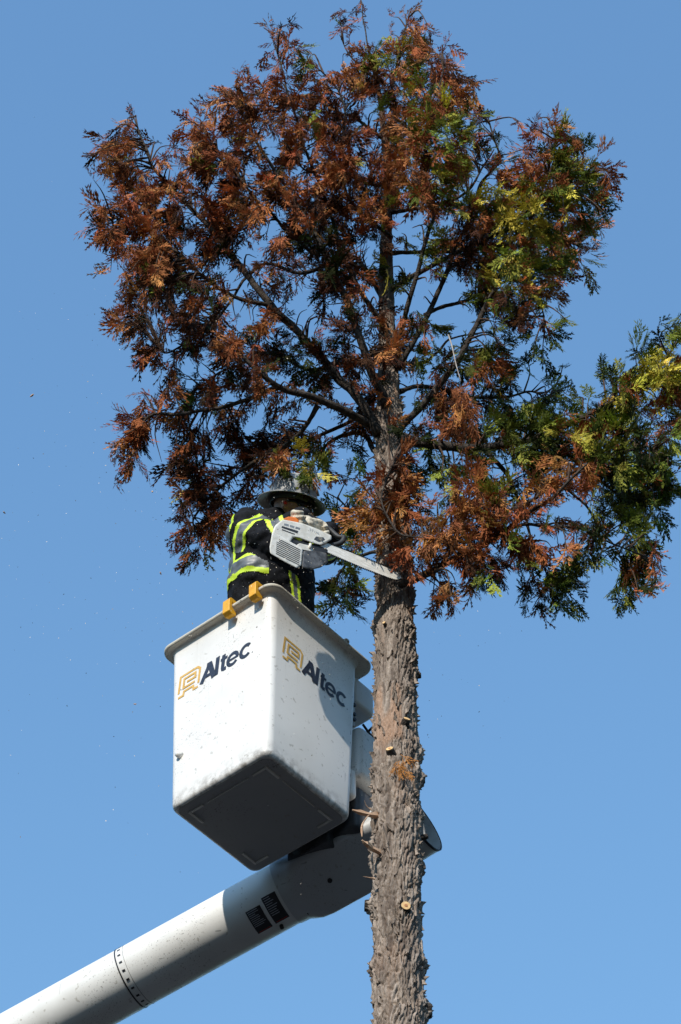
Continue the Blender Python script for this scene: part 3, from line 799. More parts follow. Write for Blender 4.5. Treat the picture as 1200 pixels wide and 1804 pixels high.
def instance_sprays(lst):
    Vs, Qs, Cs = [], [], []; off = 0
    for p, dn, no, sc, col, dead in lst:
        pv, pq = random.choice(PROTO[dead])
        x = dn; z = nrm(no - x * np.dot(no, x)); y = np.cross(z, x)
        Rm = np.stack([x, y * random.uniform(0.7, 1.05), z]) * sc
        Vs.append(p + pv @ Rm); Qs.append(pq + off); off += len(pv)
        c = np.repeat(np.asarray(col)[None], len(pv), 0) * np.repeat(np.exp(rng.normal(0, 0.18, len(pq))), 4)[:, None]
        Cs.append(c)
    return np.concatenate(Vs), np.concatenate(Qs), np.concatenate(Cs)

# the 290 sprays nearest the viewer are pieces of their own, the rest one mass per limb
allsp = [(s[3] / s[0][1] ** 3, li, k) for li, l in enumerate(spr) for k, s in enumerate(l)]
allsp.sort(reverse=True)
single = {(li, k) for _, li, k in allsp[:290]}
for li, lst in enumerate(spr):
    rest = [s for k, s in enumerate(lst) if (li, k) not in single]
    if rest:
        V, Q, C = instance_sprays(rest)
        o = quad_mesh('foliage', V, Q, M['leaf'], limb_objs[li], col=C); o['kind'] = 'stuff'
    for k, s in enumerate(lst):
        if (li, k) in single:
            V, Q, C = instance_sprays([s])
            quad_mesh('leaf_spray', V, Q, M['leaf'], limb_objs[li], col=C)
    if twV[li]:
        mb_V = []; mb_Q = []; off = 0
        for V, Fc in twV[li]:
            mb_V.append(V); mb_Q.append(np.array(Fc) + off); off += len(V)
        o = quad_mesh('twigs', np.concatenate(mb_V), np.concatenate(mb_Q), M['twig'], limb_objs[li], smooth=True); o['kind'] = 'stuff'
V, Q, C = instance_sprays(sprig)
quad_mesh('dead_sprig', V, Q, M['leaf'], trunk, col=C)

# ------------------------------------------------------------------ bucket lift
BO = np.array([-0.3766, 9.9229, 10.7135]); BYAW = math.radians(49.87)
BW1, BW2, BH, TAP = 0.662, 0.672, 1.07, 0.080
cB, sB = math.cos(BYAW), math.sin(BYAW)
BX = np.array([cB, sB, 0]); BY = np.array([-sB, cB, 0]); BZ = np.array([0, 0, 1.0])
def bl(x, y, z): return BO + BX * x + BY * y + BZ * z
def ring(hx, hy, r, z, seg=7):
    out = []
    for qx, qy, a0 in ((1, 1, 0), (-1, 1, 90), (-1, -1, 180), (1, -1, 270)):
        for s in range(seg + 1):
            a = math.radians(a0 + 90 * s / seg)
            out.append(bl(qx * (hx - r) + r * math.cos(a), qy * (hy - r) + r * math.sin(a), z))
    return np.array(out)
def half(z):
    k = 1 - TAP * (1 - z / BH)
    return BW1 / 2 * k, BW2 / 2 * k
lift = empty('bucket_lift', (-11.3, 15.9, 0), 'white aerial bucket lift with slanting boom and worn fibreglass bucket beside the trunk', 'bucket lift')
rings = []
for ins, z in ((0.20, 0.006), (0.075, 0.004), (0.034, 0.0015), (0.026, 0.0), (0.016, 0.003), (0.008, 0.009), (0.0025, 0.019), (0, 0.032)):
    hx, hy = half(z); rings.append(ring(hx - ins, hy - ins, max(0.046 - ins * 0.5, 0.02), z))
for z in (0.3, 0.6, 0.9, 1.015):
    hx, hy = half(z); rings.append(ring(hx, hy, 0.046, z))
for out, z in ((0.003, 1.033), (0.010, 1.048), (0.022, 1.057), (0.030, 1.059)):
    hx, hy = half(1.03); rings.append(ring(hx + out, hy + out, 0.046 + out, z))
hx, hy = half(1.07)
rings.append(ring(hx - 0.004, hy - 0.004, 0.052, 1.064))
for z in (1.0, 0.5, 0.05):
    hx, hy = half(z); rings.append(ring(hx - 0.008, hy - 0.008, 0.048, z))
rings.append(ring(hx - 0.05, hy - 0.05, 0.03, 0.035))
V, Fc = loft(rings, cap0=True, cap1=True)
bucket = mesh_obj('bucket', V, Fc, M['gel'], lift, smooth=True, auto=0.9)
bucket['label'] = 'white fibreglass bucket with scuffs'
# rolled lip
prof = [(0.024, 1.052), (0.036, 1.050), (0.043, 1.056), (0.044, 1.066), (0.038, 1.074), (0.020, 1.077), (-0.004, 1.077), (-0.010, 1.070), (-0.010, 1.055), (0.0, 1.050)]
hx, hy = half(1.05)
def lip_ring(o, z):
    r_ = ring(hx + o, hy + o, 0.046 + o * 0.6, z)
    far = ((r_ - BO) @ BX > 0.2) & (o > 0.015)          # wider flange on the mounting side
    r_[far] += BX * 0.042
    return r_
lr = [lip_ring(o, z) for o, z in prof]
V, Fc = loft(lr + [lr[0]])
mesh_obj('lip', V, Fc, M['lip'], bucket, smooth=True)
# base pan (grey, darker than the walls: underside shade painted in) and its moulded ridges
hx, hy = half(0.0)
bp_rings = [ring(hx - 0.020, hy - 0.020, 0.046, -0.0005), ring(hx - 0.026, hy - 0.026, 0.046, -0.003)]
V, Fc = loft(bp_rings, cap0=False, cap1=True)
pan = mesh_obj('base_pan', V, Fc, M['shaded_base'], bucket)
rb = MB()
def ridge_bar(x0, y0, x1, y1, w=0.006):
    c = bl((x0 + x1) / 2, (y0 + y1) / 2, -0.006)
    MB_ = MB(); MB_.box(c, BX * (abs(x1 - x0) / 2 + w), BY * (abs(y1 - y0) / 2 + w), BZ * 0.004)
    MB_.build('base_ridge', M['ridge'], bucket)
e = 0.072
for sx in (-1, 1):
    for sy in (-1, 1):
        x, y = sx * (hx - e), sy * (hy - e)
        ridge_bar(x, y, x - sx * 0.085, y)
        ridge_bar(x, y - sy * 0.014, x, y - sy * 0.075)
ridge_bar(-(hx - e) + 0.12, -(hy - e), (hx - e) - 0.12, -(hy - e), 0.0018)
ridge_bar(-(hx - e), -(hy - e) + 0.11, -(hx - e), (hy - e) - 0.11, 0.0018)
# floor step inside
mb = MB(); mb.box(bl(-0.08, 0.02, 0.12), BX * 0.17, BY * 0.2, BZ * 0.09, 0.012); mb.build('inner_step', M['steel'], bucket)
# small grommet on the left wall and on the lip
mb = MB(); mb.tube([bl(-half(.35)[0] + 0.004, half(.35)[1] - 0.075, 0.31), bl(-half(.35)[0] - 0.022, half(.35)[1] - 0.07, 0.31)], [0.02, 0.014], 12); mb.build('grommet', M['gel'], bucket, smooth=True)
mb = MB(); c = bl(0.20, -hy - 0.05, 1.085)
mb.tube([c, c + BZ * 0.012, c + BZ * 0.022, c + BZ * 0.026], [0.017, 0.018, 0.012, 0.003], 12); mb.build('lip_bolt', M['lip'], bucket, smooth=True)

# lettering: thick stroke outlines laid 1.5 mm proud of the wall
def stroke(poly, w, closed=False):
    pts = np.array(poly, float); n = len(pts); L = []; Rr = []
    for i in range(n):
        a = pts[max(0, i - 1)]; b = pts[min(n - 1, i + 1)]
        if 0 < i < n - 1:
            d1 = (pts[i] - pts[i - 1]) / (np.linalg.norm(pts[i] - pts[i - 1]) + 1e-9); d2 = (pts[i + 1] - pts[i]) / (np.linalg.norm(pts[i + 1] - pts[i]) + 1e-9)
            t = d1 + d2; t /= np.linalg.norm(t) + 1e-9; k = min(1.8, 1 / max(0.4, abs(t @ d1)))
        else:
            t = (b - a) / (np.linalg.norm(b - a) + 1e-9); k = 1
        nn = np.array([-t[1], t[0]]) * (w[i] if hasattr(w, '__len__') else w) / 2 * k
        L.append(pts[i] + nn); Rr.append(pts[i] - nn)
    V = L + Rr
    return V, [(i, i + 1, n + i + 1, n + i) for i in range(n - 1)]
def arc(cx, cy, rx, ry, a0, a1, n=18):
    return [(cx + rx * math.cos(math.radians(a0 + (a1 - a0) * i / n)), cy + ry * math.sin(math.radians(a0 + (a1 - a0) * i / n))) for i in range(n + 1)]
def shear(v, k=0.10): return [(x + k * y, y) for x, y in v]
# glyphs in a box 0..0.33 wide, cap height 0.118
def glyphs():
    G = {}
    h = 0.118
    G['A'] = [stroke([(0.006, 0.0), (0.048, h - 0.012)], 0.026), stroke([(0.046, h), (0.046, h - 0.024)], 0.030), stroke([(0.050, h - 0.010), (0.088, 0.0)], 0.030), stroke([(0.026, 0.033), (0.074, 0.033)], 0.018)]
    G['l'] = [stroke([(0.102, 0.0), (0.102, h)], 0.025)]
    G['t'] = [stroke([(0.142, h - 0.010), (0.142, 0.026), (0.145, 0.014), (0.153, 0.010), (0.166, 0.011)], 0.023), stroke([(0.124, 0.080), (0.168, 0.080)], 0.017)]
    G['e'] = [stroke(arc(0.205, 0.043, 0.031, 0.036, 2, 325), 0.020), stroke([(0.178, 0.043), (0.243, 0.043)], 0.014)]
    G['c'] = [stroke(arc(0.289, 0.043, 0.031, 0.036, 42, 318), 0.021)]
    G['mark'] = [stroke(arc(0.336, 0.006, 0.003, 0.003, 0, 360, 8), 0.002)]
    return G
def emblem():
    w, h = 0.130, 0.135; s = 0.013
    f = lambda p: [(x * w, y * h) for x, y in p]
    return [stroke(f([(0, .20), (0, 1), (.86, 1), (1, .88), (1, .18)]), s), stroke(f([(0, 0), (.26, 0), (.28, .18), (.74, .18), (.78, 0), (1, 0)]), s),
            stroke(f([(.80, .36), (.22, .36), (.22, .80), (.78, .80), (.80, .58), (.38, .58)]), s * 0.95)]
def lay(pieces, u0, v0, side, name, mat):
    mb = MB()
    for kk, (V2, Fc) in enumerate(pieces):
        W = []
        for x, y in shear(V2):
            u = u0 + x; v = v0 + y; hx, hy = half(v); ofs = 0.0016 + 0.0004 * kk
            W.append(bl(-hx - ofs, -u, v) if side == 'L' else bl(u, -hy - ofs, v))
        mb.add(W, Fc)
    return mb.build(name, mat, bucket)
for side, u0, v0 in (('L', -0.272, 0.702), ('R', -0.236, 0.672)):
    lay(emblem(), u0, v0, side, 'emblem', M['gold'])
    for nm, pcs in glyphs().items():
        lay(pcs, u0 + 0.146, v0, side, 'letter', M['navy'])

# yellow hooks over the lip
def hook(y, yawk=0):
    mb = MB(); hx, hy = half(1.05)
    prof = [(-0.068, 1.008), (-0.068, 1.092), (-0.054, 1.108), (0.036, 1.108), (0.036, 1.055), (0.016, 1.055), (0.016, 1.082), (-0.046, 1.082), (-0.046, 1.046), (-0.014, 1.024), (-0.016, 1.008), (-0.045, 0.996)]
    lo = [bl(-hx + x, y - 0.023, z) for x, z in prof]; hi = [bl(-hx + x, y + 0.023, z) for x, z in prof]
    mb.add(*extrude_poly(lo, hi))
    o = mb.build('hook_clip', M['yellow'], bucket)
    bevel_obj(o, 0.0035, 2)
    return o
def face_y(px, py, z):
    """where along the left wall a pixel lies"""
    n = -BX; hx, hy = half(z); a = bl(-hx - 0.05, 0, z); dr = ray(px, py); t = np.dot(n, a - EYE) / np.dot(n, dr)
    return float(np.dot(EYE + dr * t - BO, BY))
hook(face_y(403, 1055, 1.06)); hook(face_y(449, 1027, 1.06))

# mounting bracket on the far right wall
br = MB(); br.box(bl(0.352, 0.02, 0.55), BX * 0.022, BY * 0.24, BZ * 0.44, 0.008)
br.box(bl(0.44, 0.02, 0.62), BX * 0.09, BY * 0.09, BZ * 0.16, 0.01)
br.box(bl(0.45, 0.02, 0.14), BX * 0.09, BY * 0.13, BZ * 0.12, 0.012)
bracket = br.build('mounting_bracket', M['steel'], lift, auto=0.5)
def cover(x0, x1, y0, y1, z0, z1, bev, name='bracket_cover', mat='gel'):
    mb = MB(); mb.box(bl((x0 + x1) / 2, (y0 + y1) / 2, (z0 + z1) / 2), BX * (x1 - x0) / 2, BY * (y1 - y0) / 2, BZ * (z1 - z0) / 2, bev)
    return mb.build(name, M[mat], bracket, smooth=True, auto=0.6)
cover(0.345, 0.52, -0.285, 0.10, 0.845, 1.035, 0.03)
cover(0.372, 0.56, -0.300, 0.12, 0.36, 0.700, 0.035)
cover(0.335, 0.392, -0.27, 0.1, 0.22, 0.40, 0.02)
cover(0.40, 0.73, -0.26, 0.10, 0.06, 0.34, 0.03, 'pivot_housing', 'steel')
cover(0.332, 0.350, -0.29, -0.10, 0.66, 0.90, 0.004, 'bolt_plate', 'grey')
for zb in (0.70, 0.735, 0.80):
    mb = MB(); a = bl(0.341, -0.290, zb); mb.tube([a, a - BY * 0.010], 0.011, 10); mb.build('bolt', M['black'], bracket)
mb = MB(); pth = catmull(np.array([bl(0.47, -0.26, 0.72), bl(0.50, -0.30, 0.77), bl(0.55, -0.29, 0.74), bl(0.57, -0.22, 0.80), bl(0.52, -0.2, 0.86)]), 16); mb.tube(pth, 0.007, 8); mb.build('hose', M['black'], bracket, smooth=True)

# boom
def bp(px, py):
    dr = ray(px, py); t = 10.37 / (dr[1] + 0.5 * dr[0]); return EYE + dr * t
A0 = bp(230, 1724.5); B0 = bp(700, 1466); E1 = nrm(B0 - A0)
E2 = nrm(np.cross(E1, [0, 0, 1.0]))        # horizontal, towards the viewer side
if E2[1] > 0: E2 = -E2
E3 = nrm(np.cross(E1, E2)); E3 = E3 if E3[2] > 0 else -E3
RB = 0.158
def bs(px): return float(np.dot(bp(px, 1851 - 0.55 * px) - A0, E1))
s_h0, s_h1, s_tip = bs(520), bs(575), bs(738)
s_back = -11.5
def circ(s, r, n=48): 
    a = np.arange(n) * 2 * math.pi / n
    return A0 + E1 * s + (np.cos(a) * r)[:, None] * E2 + (np.sin(a) * r)[:, None] * E3
V, Fc = loft([circ(s, RB) for s in (s_back, -6, -3, -1.5, 0, 0.0, s_h0, s_h1)], cap0=True, cap1=True)
V = np.concatenate([circ(s, RB) for s in (s_back, -6, -3, -1.5, 0, s_h0, s_h1)])
Fc = loft([circ(s, RB) for s in (s_back, -6, -3, -1.5, 0, s_h0, s_h1)], cap0=True, cap1=True)[1]
boom = mesh_obj('boom', V, Fc, M['boomgel'], lift, smooth=True, auto=0.9)
boom['label'] = 'long white boom rising from lower left'
# rounded square end housing, open at the tip
cR, sR = math.cos(math.radians(26)), math.sin(math.radians(26))
def rsq(s, hw, r, slant=0.0, n=8):
    out = []
    for qx, qy, a0 in ((1, 1, 0), (-1, 1, 90), (-1, -1, 180), (1, -1, 270)):
        for k in range(n):
            a = math.radians(a0 + 90 * k / (n - 1)); x0 = qx * (hw - r) + r * math.cos(a); y0 = qy * (hw - r) + r * math.sin(a)
            x = x0 * cR - y0 * sR; y = x0 * sR + y0 * cR
            out.append(A0 + E1 * (s + slant * (-x)) + E2 * x + E3 * y)
    return np.array(out)
hr = [rsq(s_h0 - 0.05, RB + 0.003, 0.155), rsq(s_h0, RB + 0.004, 0.15), rsq(s_h0 + 0.03, 0.163, 0.11), rsq(s_h0 + 0.07, 0.163, 0.06), rsq(s_h0 + 0.13, 0.163, 0.036), rsq(s_h1 + 0.2, 0.162, 0.036),
      rsq(s_tip - 0.16, 0.160, 0.06, 0.05), rsq(s_tip - 0.05, 0.166, 0.12, 0.1), rsq(s_tip, 0.172, 0.160, 0.14), rsq(s_tip + 0.006, 0.166, 0.155, 0.14), rsq(s_tip - 0.05, 0.158, 0.12, 0.1), rsq(s_tip - 0.30, 0.150, 0.06, 0.03)]
V, Fc = loft(hr, cap1=True)
M['housing'] = mat_gelcoat('shaded_housing_gelcoat', (0.50, 0.51, 0.52), speck=0.5, grime=0.6)  # white gelcoat greyed: shade of the underside put into the colour
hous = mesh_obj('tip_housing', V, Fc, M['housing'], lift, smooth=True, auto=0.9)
V, Fc = loft([rsq(s_tip - 0.004, 0.173, 0.161, 0.14), rsq(s_tip - 0.004, 0.1745, 0.163, 0.14), rsq(s_tip + 0.008, 0.1745, 0.163, 0.14), rsq(s_tip + 0.008, 0.168, 0.157, 0.14), rsq(s_tip - 0.003, 0.168, 0.157, 0.14)])
mesh_obj('edge_trim', V, Fc, M['black'], hous, smooth=True, auto=0.6)
for s_, a in ((s_h1 + 0.02, -1.57), (s_h1 + 0.25, -1.57)):
    mb = MB(); fn = E2 * math.cos(-1.117) + E3 * math.sin(-1.117); c = A0 + E1 * s_ + fn * 0.162; mb.tube([c - fn * 0.01, c + fn * 0.008], 0.012, 10); mb.build('bolt', M['black'], hous)
for px_ in (545, 556, 480, 527):
    s_ = bs(px_); c = A0 + E1 * s_ + (E2 * math.cos(-1.72) + E3 * math.sin(-1.72)) * (RB + 0.012); nn = E2 * math.cos(-1.72) + E3 * math.sin(-1.72)
    mb = MB(); mb.tube([c - nn * 0.02, c + nn * 0.006], 0.010, 8); mb.build('bolt', M['black'], boom)
# turntable pivot between bracket and boom
mb = MB(); c = bl(0.46, 0.03, 0.02); 
mb.tube([c + BZ * 0.16, c + BZ * 0.05, c + BZ * 0.02], [0.13, 0.13, 0.11], 28); mb.build('rotator', M['black'], lift, smooth=True, auto=0.6)
mb = MB(); mb.box(P(531, 1493, 10.40), RIGHT * 0.06, np.array([0, 0.05, 0]), BZ * 0.03, 0.02); mb.build('rubber_stop', M['black'], boom, smooth=True)
# graduated ring and tick marks
def cyl_hit(px, py, R=RB):
    dr = nrm(ray(px, py)); o = EYE - A0
    a = dr - E1 * np.dot(dr, E1); b = o - E1 * np.dot(o, E1)
    qa, qb, qc = a @ a, 2 * a @ b, b @ b - R * R
    disc = max(0, qb * qb - 4 * qa * qc); t = (-qb - math.sqrt(disc)) / (2 * qa); p = EYE + dr * t - A0
    return float(p @ E1), math.atan2(float(p @ E3), float(p @ E2))
def cyl_patch(s0, s1, a0, a1, ofs, name, mat, parent, n=14, skew=0.0):
    V = []; 
    for i in range(n + 1):
        a = a0 + (a1 - a0) * i / n
        dr = E2 * math.cos(a) + E3 * math.sin(a)
        for s in (s0, s1): V += [A0 + E1 * s + dr * (RB + ofs), A0 + E1 * s + dr * (RB - 0.001)]
    Fc = []
    for i in range(n):
        b = i * 4
        Fc += [(b, b + 2, b + 6, b + 4), (b, b + 4, b + 5, b + 1), (b + 2, b + 3, b + 7, b + 6)]
    Fc += [(0, 1, 3, 2), (n * 4, n * 4 + 2, n * 4 + 3, n * 4 + 1)]
    return mesh_obj(name, V, Fc, mat, parent, smooth=False)
s_r, a_r = cyl_hit(206, 1700)
cyl_patch(s_r - 0.0032, s_r + 0.0032, -2.6, 2.6, 0.0025, 'ring_mark', M['labelblack'], boom, 60)
cyl_patch(s_r + 0.042, s_r + 0.0435, -2.6, 2.6, 0.0012, 'ring_mark', M['steel'], boom, 60)
for k in range(-7, 7):
    a = k * 0.30 + 0.1
    cyl_patch(s_r + 0.014, s_r + 0.030, a - 0.032, a + 0.032, 0.0018, 'tick_mark', M['labelblack'], boom, 3)
for (l0, l1, l2, l3) in (((429, 1610), (455, 1595), (483, 1630), (459, 1643)), ((457, 1585), (481, 1571), (513, 1613), (489, 1625))):
    sa, aa = cyl_hit(*l0); sb, ab = cyl_hit(*l1); sc_, ac = cyl_hit(*l2); sd, ad = cyl_hit(*l3)
    s0 = (sa + sd) / 2; s1 = (sb + sc_) / 2; a0 = (aa + ab) / 2; a1 = (ac + ad) / 2
    lab = cyl_patch(s0, s1, a0, a1, 0.002, 'warning_label', M['labelblack'], boom, 12)
    da = (a1 - a0)
    for k in range(9):
        f = 0.05 + k * 0.075
        cyl_patch(s0 + 0.006, s0 + (s1 - s0) * random.uniform(0.45, 0.9), a0 + da * f, a0 + da * (f + 0.022), 0.0027, 'print_line', M['print'], lab, 2)
    cyl_patch(s0 + 0.008, s1 - 0.008, a0 + da * 0.94, a0 + da * 0.955, 0.0027, 'print_line', M['red'], lab, 2)
# lower boom and turret, out of the picture to the left
EL = A0 + E1 * s_back
mb = MB(); mb.tube([EL - E2 * 0.35, EL + E2 * 0.35], 0.34, 28); mb.build('elbow', M['steel'], lift, smooth=True, auto=0.6)
base = np.array([EL[0] - 0.5, EL[1] + 0.2, 1.4])
mb = MB(); lowd = nrm(EL - base); mb.box((EL + base) / 2, nrm(np.cross(lowd, [0, 1, 0])) * 0.2, nrm(np.cross(lowd, [1, 0, 0])) * 0.2, lowd * (np.linalg.norm(EL - base) / 2), 0.03); mb.build('lower_boom', M['boomgel'], lift)
mb = MB(); mb.tube([[base[0], base[1], 0.0], [base[0], base[1], 0.9], [base[0], base[1], 1.0], [base[0], base[1], 1.6]], [0.6, 0.55, 0.42, 0.4], 28); mb.build('turret', M['boomgel'], lift, smooth=True, auto=0.6)

# ------------------------------------------------------------------ worker
foot_c = bl(-0.06, 0.02, 0.215)
person = empty('person', tuple(foot_c), 'worker in grey hard hat and black jacket with lime stripes, leaning out of the bucket', 'person')
def ell_ring(c, ea, eb, a, b, n=28):
    t = np.arange(n) * 2 * math.pi / n
    return np.asarray(c) + (np.cos(t) * a)[:, None] * ea + (np.sin(t) * b)[:, None] * eb
def capsule(mb, p0, r0, p1, r1, n=16):
    p0 = np.asarray(p0, float); p1 = np.asarray(p1, float); d = nrm(p1 - p0); pts = []; rad = []
    for a in (-80, -55, -28, 0): pts.append(p0 + d * r0 * math.sin(math.radians(a))); rad.append(r0 * math.cos(math.radians(a)))
    for a in (0, 28, 55, 80): pts.append(p1 + d * r1 * math.sin(math.radians(a))); rad.append(r1 * math.cos(math.radians(a)))
    mb.tube(np.array(pts), rad, n)
def ellipsoid(mb, c, ax, n=18, m=11):
    c = np.asarray(c, float); ax = [np.asarray(a, float) for a in ax]; rg = []
    for i in range(m):
        ph = math.pi * (i + 0.02) / (m - 1 + 0.04) - math.pi / 2
        t = np.arange(n) * 2 * math.pi / n
        rg.append(c + ax[2] * math.sin(ph) + (np.cos(t) * math.cos(ph))[:, None] * ax[0] + (np.sin(t) * math.cos(ph))[:, None] * ax[1])
    mb.add(*loft(rg, cap0=True, cap1=True))

EA = nrm(np.array([0.80, 0.60, 0])); EB = nrm(np.array([0.60, -0.80, 0]))   # shoulder line / chest direction
torso = [((474, 1128), 9.72, .215, .18), ((476, 1085), 9.71, .235, .195), ((478, 1045), 9.70, .235, .195), ((480, 1005), 9.68, .225, .185), ((474, 965), 9.66, .205, .165), ((470, 942), 9.64, .175, .14), ((476, 926), 9.63, .125, .105), ((488, 913), 9.61, .07, .07)]
TR = [(P(*p, Y), a, b) for p, Y, a, b in torso]
TR[0] = (TR[0][0] + BX * 0.085 + BY * 0.07, TR[0][1] * 0.85, TR[0][2] * 0.85); TR[1] = (TR[1][0] + BX * 0.045 + BY * 0.035, TR[1][1] * 0.93, TR[1][2] * 0.93)
SHR = P(436, 946, 9.56); ELR = P(485, 956, 9.48); WRR = P(531, 915, 9.38)
SHL = P(515, 928, 9.72); ELL = P(572, 965, 9.66); WRL = P(578, 938, 9.46)
PEL = TR[0][0]
hipR = PEL - EA * 0.10 + np.array([0, 0, -0.02]); hipL = PEL + EA * 0.10 + np.array([0, 0, -0.02])
footR = bl(-0.14, -0.08, 0.215); footL = bl(0.02, 0.10, 0.215)
kneeR = (hipR + footR) / 2 + EB * 0.05; kneeL = (hipL + footL) / 2 + EB * 0.05
# head frame: hat axis leans with the head towards the tree
w_ = -FWD
HUP = nrm(UPV * 0.90 + RIGHT * 0.17 + w_ * -0.42)
HFW = nrm(RIGHT * 0.86 + w_ * 0.42 - UPV * 0.30); HFW = nrm(HFW - HUP * np.dot(HFW, HUP)); HSD = np.cross(HUP, HFW)
HC = P(515, 882, 9.56)            # brim centre
HEAD = HC - HUP * 0.045 + HFW * 0.005
body = MB()
ellipsoid(body, HEAD + HUP * 0.02, [HFW * 0.098, HSD * 0.077, HUP * 0.115])
ellipsoid(body, HEAD - HUP * 0.065 + HFW * 0.035, [HFW * 0.062, HSD * 0.058, HUP * 0.055])
capsule(body, HEAD + HFW * 0.098 - HUP * 0.005, 0.011, HEAD + HFW * 0.112 - HUP * 0.035, 0.016, 10)       # nose
capsule(body, HEAD + HFW * 0.088 - HUP * 0.072 + HSD * 0.02, 0.009, HEAD + HFW * 0.088 - HUP * 0.072 - HSD * 0.02, 0.009, 10)   # lips
for s in (-1, 1): ellipsoid(body, HEAD + HSD * s * 0.080 - HUP * 0.012 - HFW * 0.012, [HFW * 0.018, HSD * 0.012, HUP * 0.033], 10, 7)
capsule(body, HEAD - HUP * 0.06 - HFW * 0.02, 0.058, TR[-2][0], 0.065)
body.add(*loft([ell_ring(c, EA, EB, a * 0.82, b * 0.82) for c, a, b in TR], cap0=True, cap1=True))
for a, b, c, r in ((SHR, ELR, WRR, 1), (SHL, ELL, WRL, 1)):
    capsule(body, a, 0.062, b, 0.050); capsule(body, b, 0.048, c, 0.033)
for h, kn, ft in ((hipR, kneeR, footR), (hipL, kneeL, footL)):
    capsule(body, h, 0.085, kn, 0.062); capsule(body, kn, 0.058, ft + np.array([0, 0, 0.09]), 0.042); capsule(body, ft + np.array([0, 0, 0.045]) , 0.042, ft + EB * 0.14 + np.array([0, 0, 0.036]), 0.034)
bodyo = remeshed('body', body, 0.007, M['skin'], person, 3)
# trousers and boots
tro = MB()
tro.add(*loft([ell_ring(c + np.array([0, 0, dz]), EA, EB, a, b) for c, a, b, dz in ((PEL, .17, .14, 0.09), (PEL, .185, .155, 0.0), (PEL, .17, .14, -0.08))], cap0=True, cap1=True))
for h, kn, ft in ((hipR, kneeR, footR), (hipL, kneeL, footL)):
    capsule(tro, h, 0.095, kn, 0.08); capsule(tro, kn, 0.083, ft + np.array([0, 0, 0.14]), 0.068)
remeshed('trousers', tro, 0.012, M['navycloth'], person, 4, lambda co: 0.012 * (vnoise(co * [14, 14, 6]) - 0.5))
for ft in (footR, footL):
    bt = MB(); capsule(bt, ft + np.array([0, 0, 0.055]), 0.052, ft + np.array([0, 0, 0.20]), 0.055); capsule(bt, ft + np.array([0, 0, 0.055]), 0.050, ft + EB * 0.16 + np.array([0, 0, 0.045]), 0.042)
    remeshed('boot', bt, 0.010, M['boot'], person, 3)
# jacket
jk = MB()
jk.add(*loft([ell_ring(c, EA, EB, a, b) for c, a, b in TR[1:]], cap0=True, cap1=True))
capsule(jk, SHR, 0.105, ELR, 0.100); capsule(jk, ELR, 0.096, WRR, 0.062)
capsule(jk, SHL, 0.10, ELL, 0.085); capsule(jk, ELL, 0.083, WRL, 0.06)
capsule(jk, TR[-3][0] - EA * 0.12, 0.09, SHR, 0.10); capsule(jk, TR[-3][0] + EA * 0.05, 0.085, SHL, 0.09)
jacket = remeshed('jacket', jk, 0.0065, M['jacket'], person, 8, lambda co: 0.020 * (vnoise(co * [13, 13, 22] + 4) - 0.5) + 0.010 * (vnoise(co * [30, 30, 40]) - 0.5))
# tape: strips of the jacket surface lifted 2.5 mm
def seg_param(co, a, b):
    d = b - a; L2 = d @ d; t = (co - a) @ d / L2
    dist = np.linalg.norm(co - (a + np.clip(t, 0, 1)[:, None] * d), axis=1)
    return t, dist
me = jacket.data
nv = len(me.vertices)
co = np.empty(nv * 3, dtype=np.float32); me.vertices.foreach_get('co', co); co = co.reshape(-1, 3).astype(float)
no = np.empty(nv * 3, dtype=np.float32); me.vertices.foreach_get('normal', no); no = no.reshape(-1, 3).astype(float)
polys = [tuple(p.vertices) for p in me.polygons]
pc = np.array([co[list(p)].mean(0) for p in polys])
tU, dU = seg_param(pc, SHR, ELR); tF, dF = seg_param(pc, ELR, WRR); tL, dL = seg_param(pc, SHL, ELL); tL2, dL2 = seg_param(pc, ELL, WRL)
tors_ax0, tors_ax1 = TR[1][0], TR[5][0]
tT, dT = seg_param(pc, tors_ax0, tors_ax1)
armR = (np.minimum(dU, dF) < 0.128) & ((pc - SHR) @ nrm(ELR - SHR) > -0.02)
armL = (np.minimum(dL, dL2) < 0.11) & ~armR
tors = ~armR & ~armL
rel = pc - (tors_ax0 + np.clip(tT, 0, 1)[:, None] * (tors_ax1 - tors_ax0))
ang = np.arctan2(rel @ EB, rel @ EA)
def tape(mask, name, mat, ofs=0.0025):
    idx = np.nonzero(mask)[0]
    if len(idx) == 0: return
    used = sorted({v for i in idx for v in polys[i]}); mp = {v: k for k, v in enumerate(used)}
    Vt = co[used] + no[used] * ofs
    mesh_obj(name, Vt, [[mp[v] for v in polys[i]] for i in idx], mat, jacket, smooth=True)
def tape3(par, mask, c, w_l, w_s):
    x = par - c
    tape(mask & (np.abs(x) < w_s), 'silver_tape', M['silver'])
    tape(mask & (x >= w_s) & (x < w_s + w_l), 'lime_tape', M['lime'])
    tape(mask & (x <= -w_s) & (x > -w_s - w_l), 'lime_tape', M['lime'])
LU = np.linalg.norm(ELR - SHR); LF = np.linalg.norm(WRR - ELR)
tape3(tU * LU, armR & (tF < 0.25) & (dU <= dF + 0.02), 0.060, 0.020, 0.026)
tape3(tF * LF, armR & (tF > 0.15), LF * 0.42, 0.020, 0.024)
tape3(tL2 * np.linalg.norm(WRL - ELL), armL & (dL2 < dL), 0.08, 0.02, 0.02)
zT = pc[:, 2]
z_w = P(452, 1012, 9.55)[2]
tilt = (pc - tors_ax0) @ EA * 0.18
hor = (pc - tors_ax0) @ nrm(np.array([1.0, -0.25, 0]))
tape3(zT + tilt, tors & (hor < 0.055), z_w, 0.024, 0.032)
top_lim = z_w + 0.065
vert = tors & (zT + tilt > top_lim)
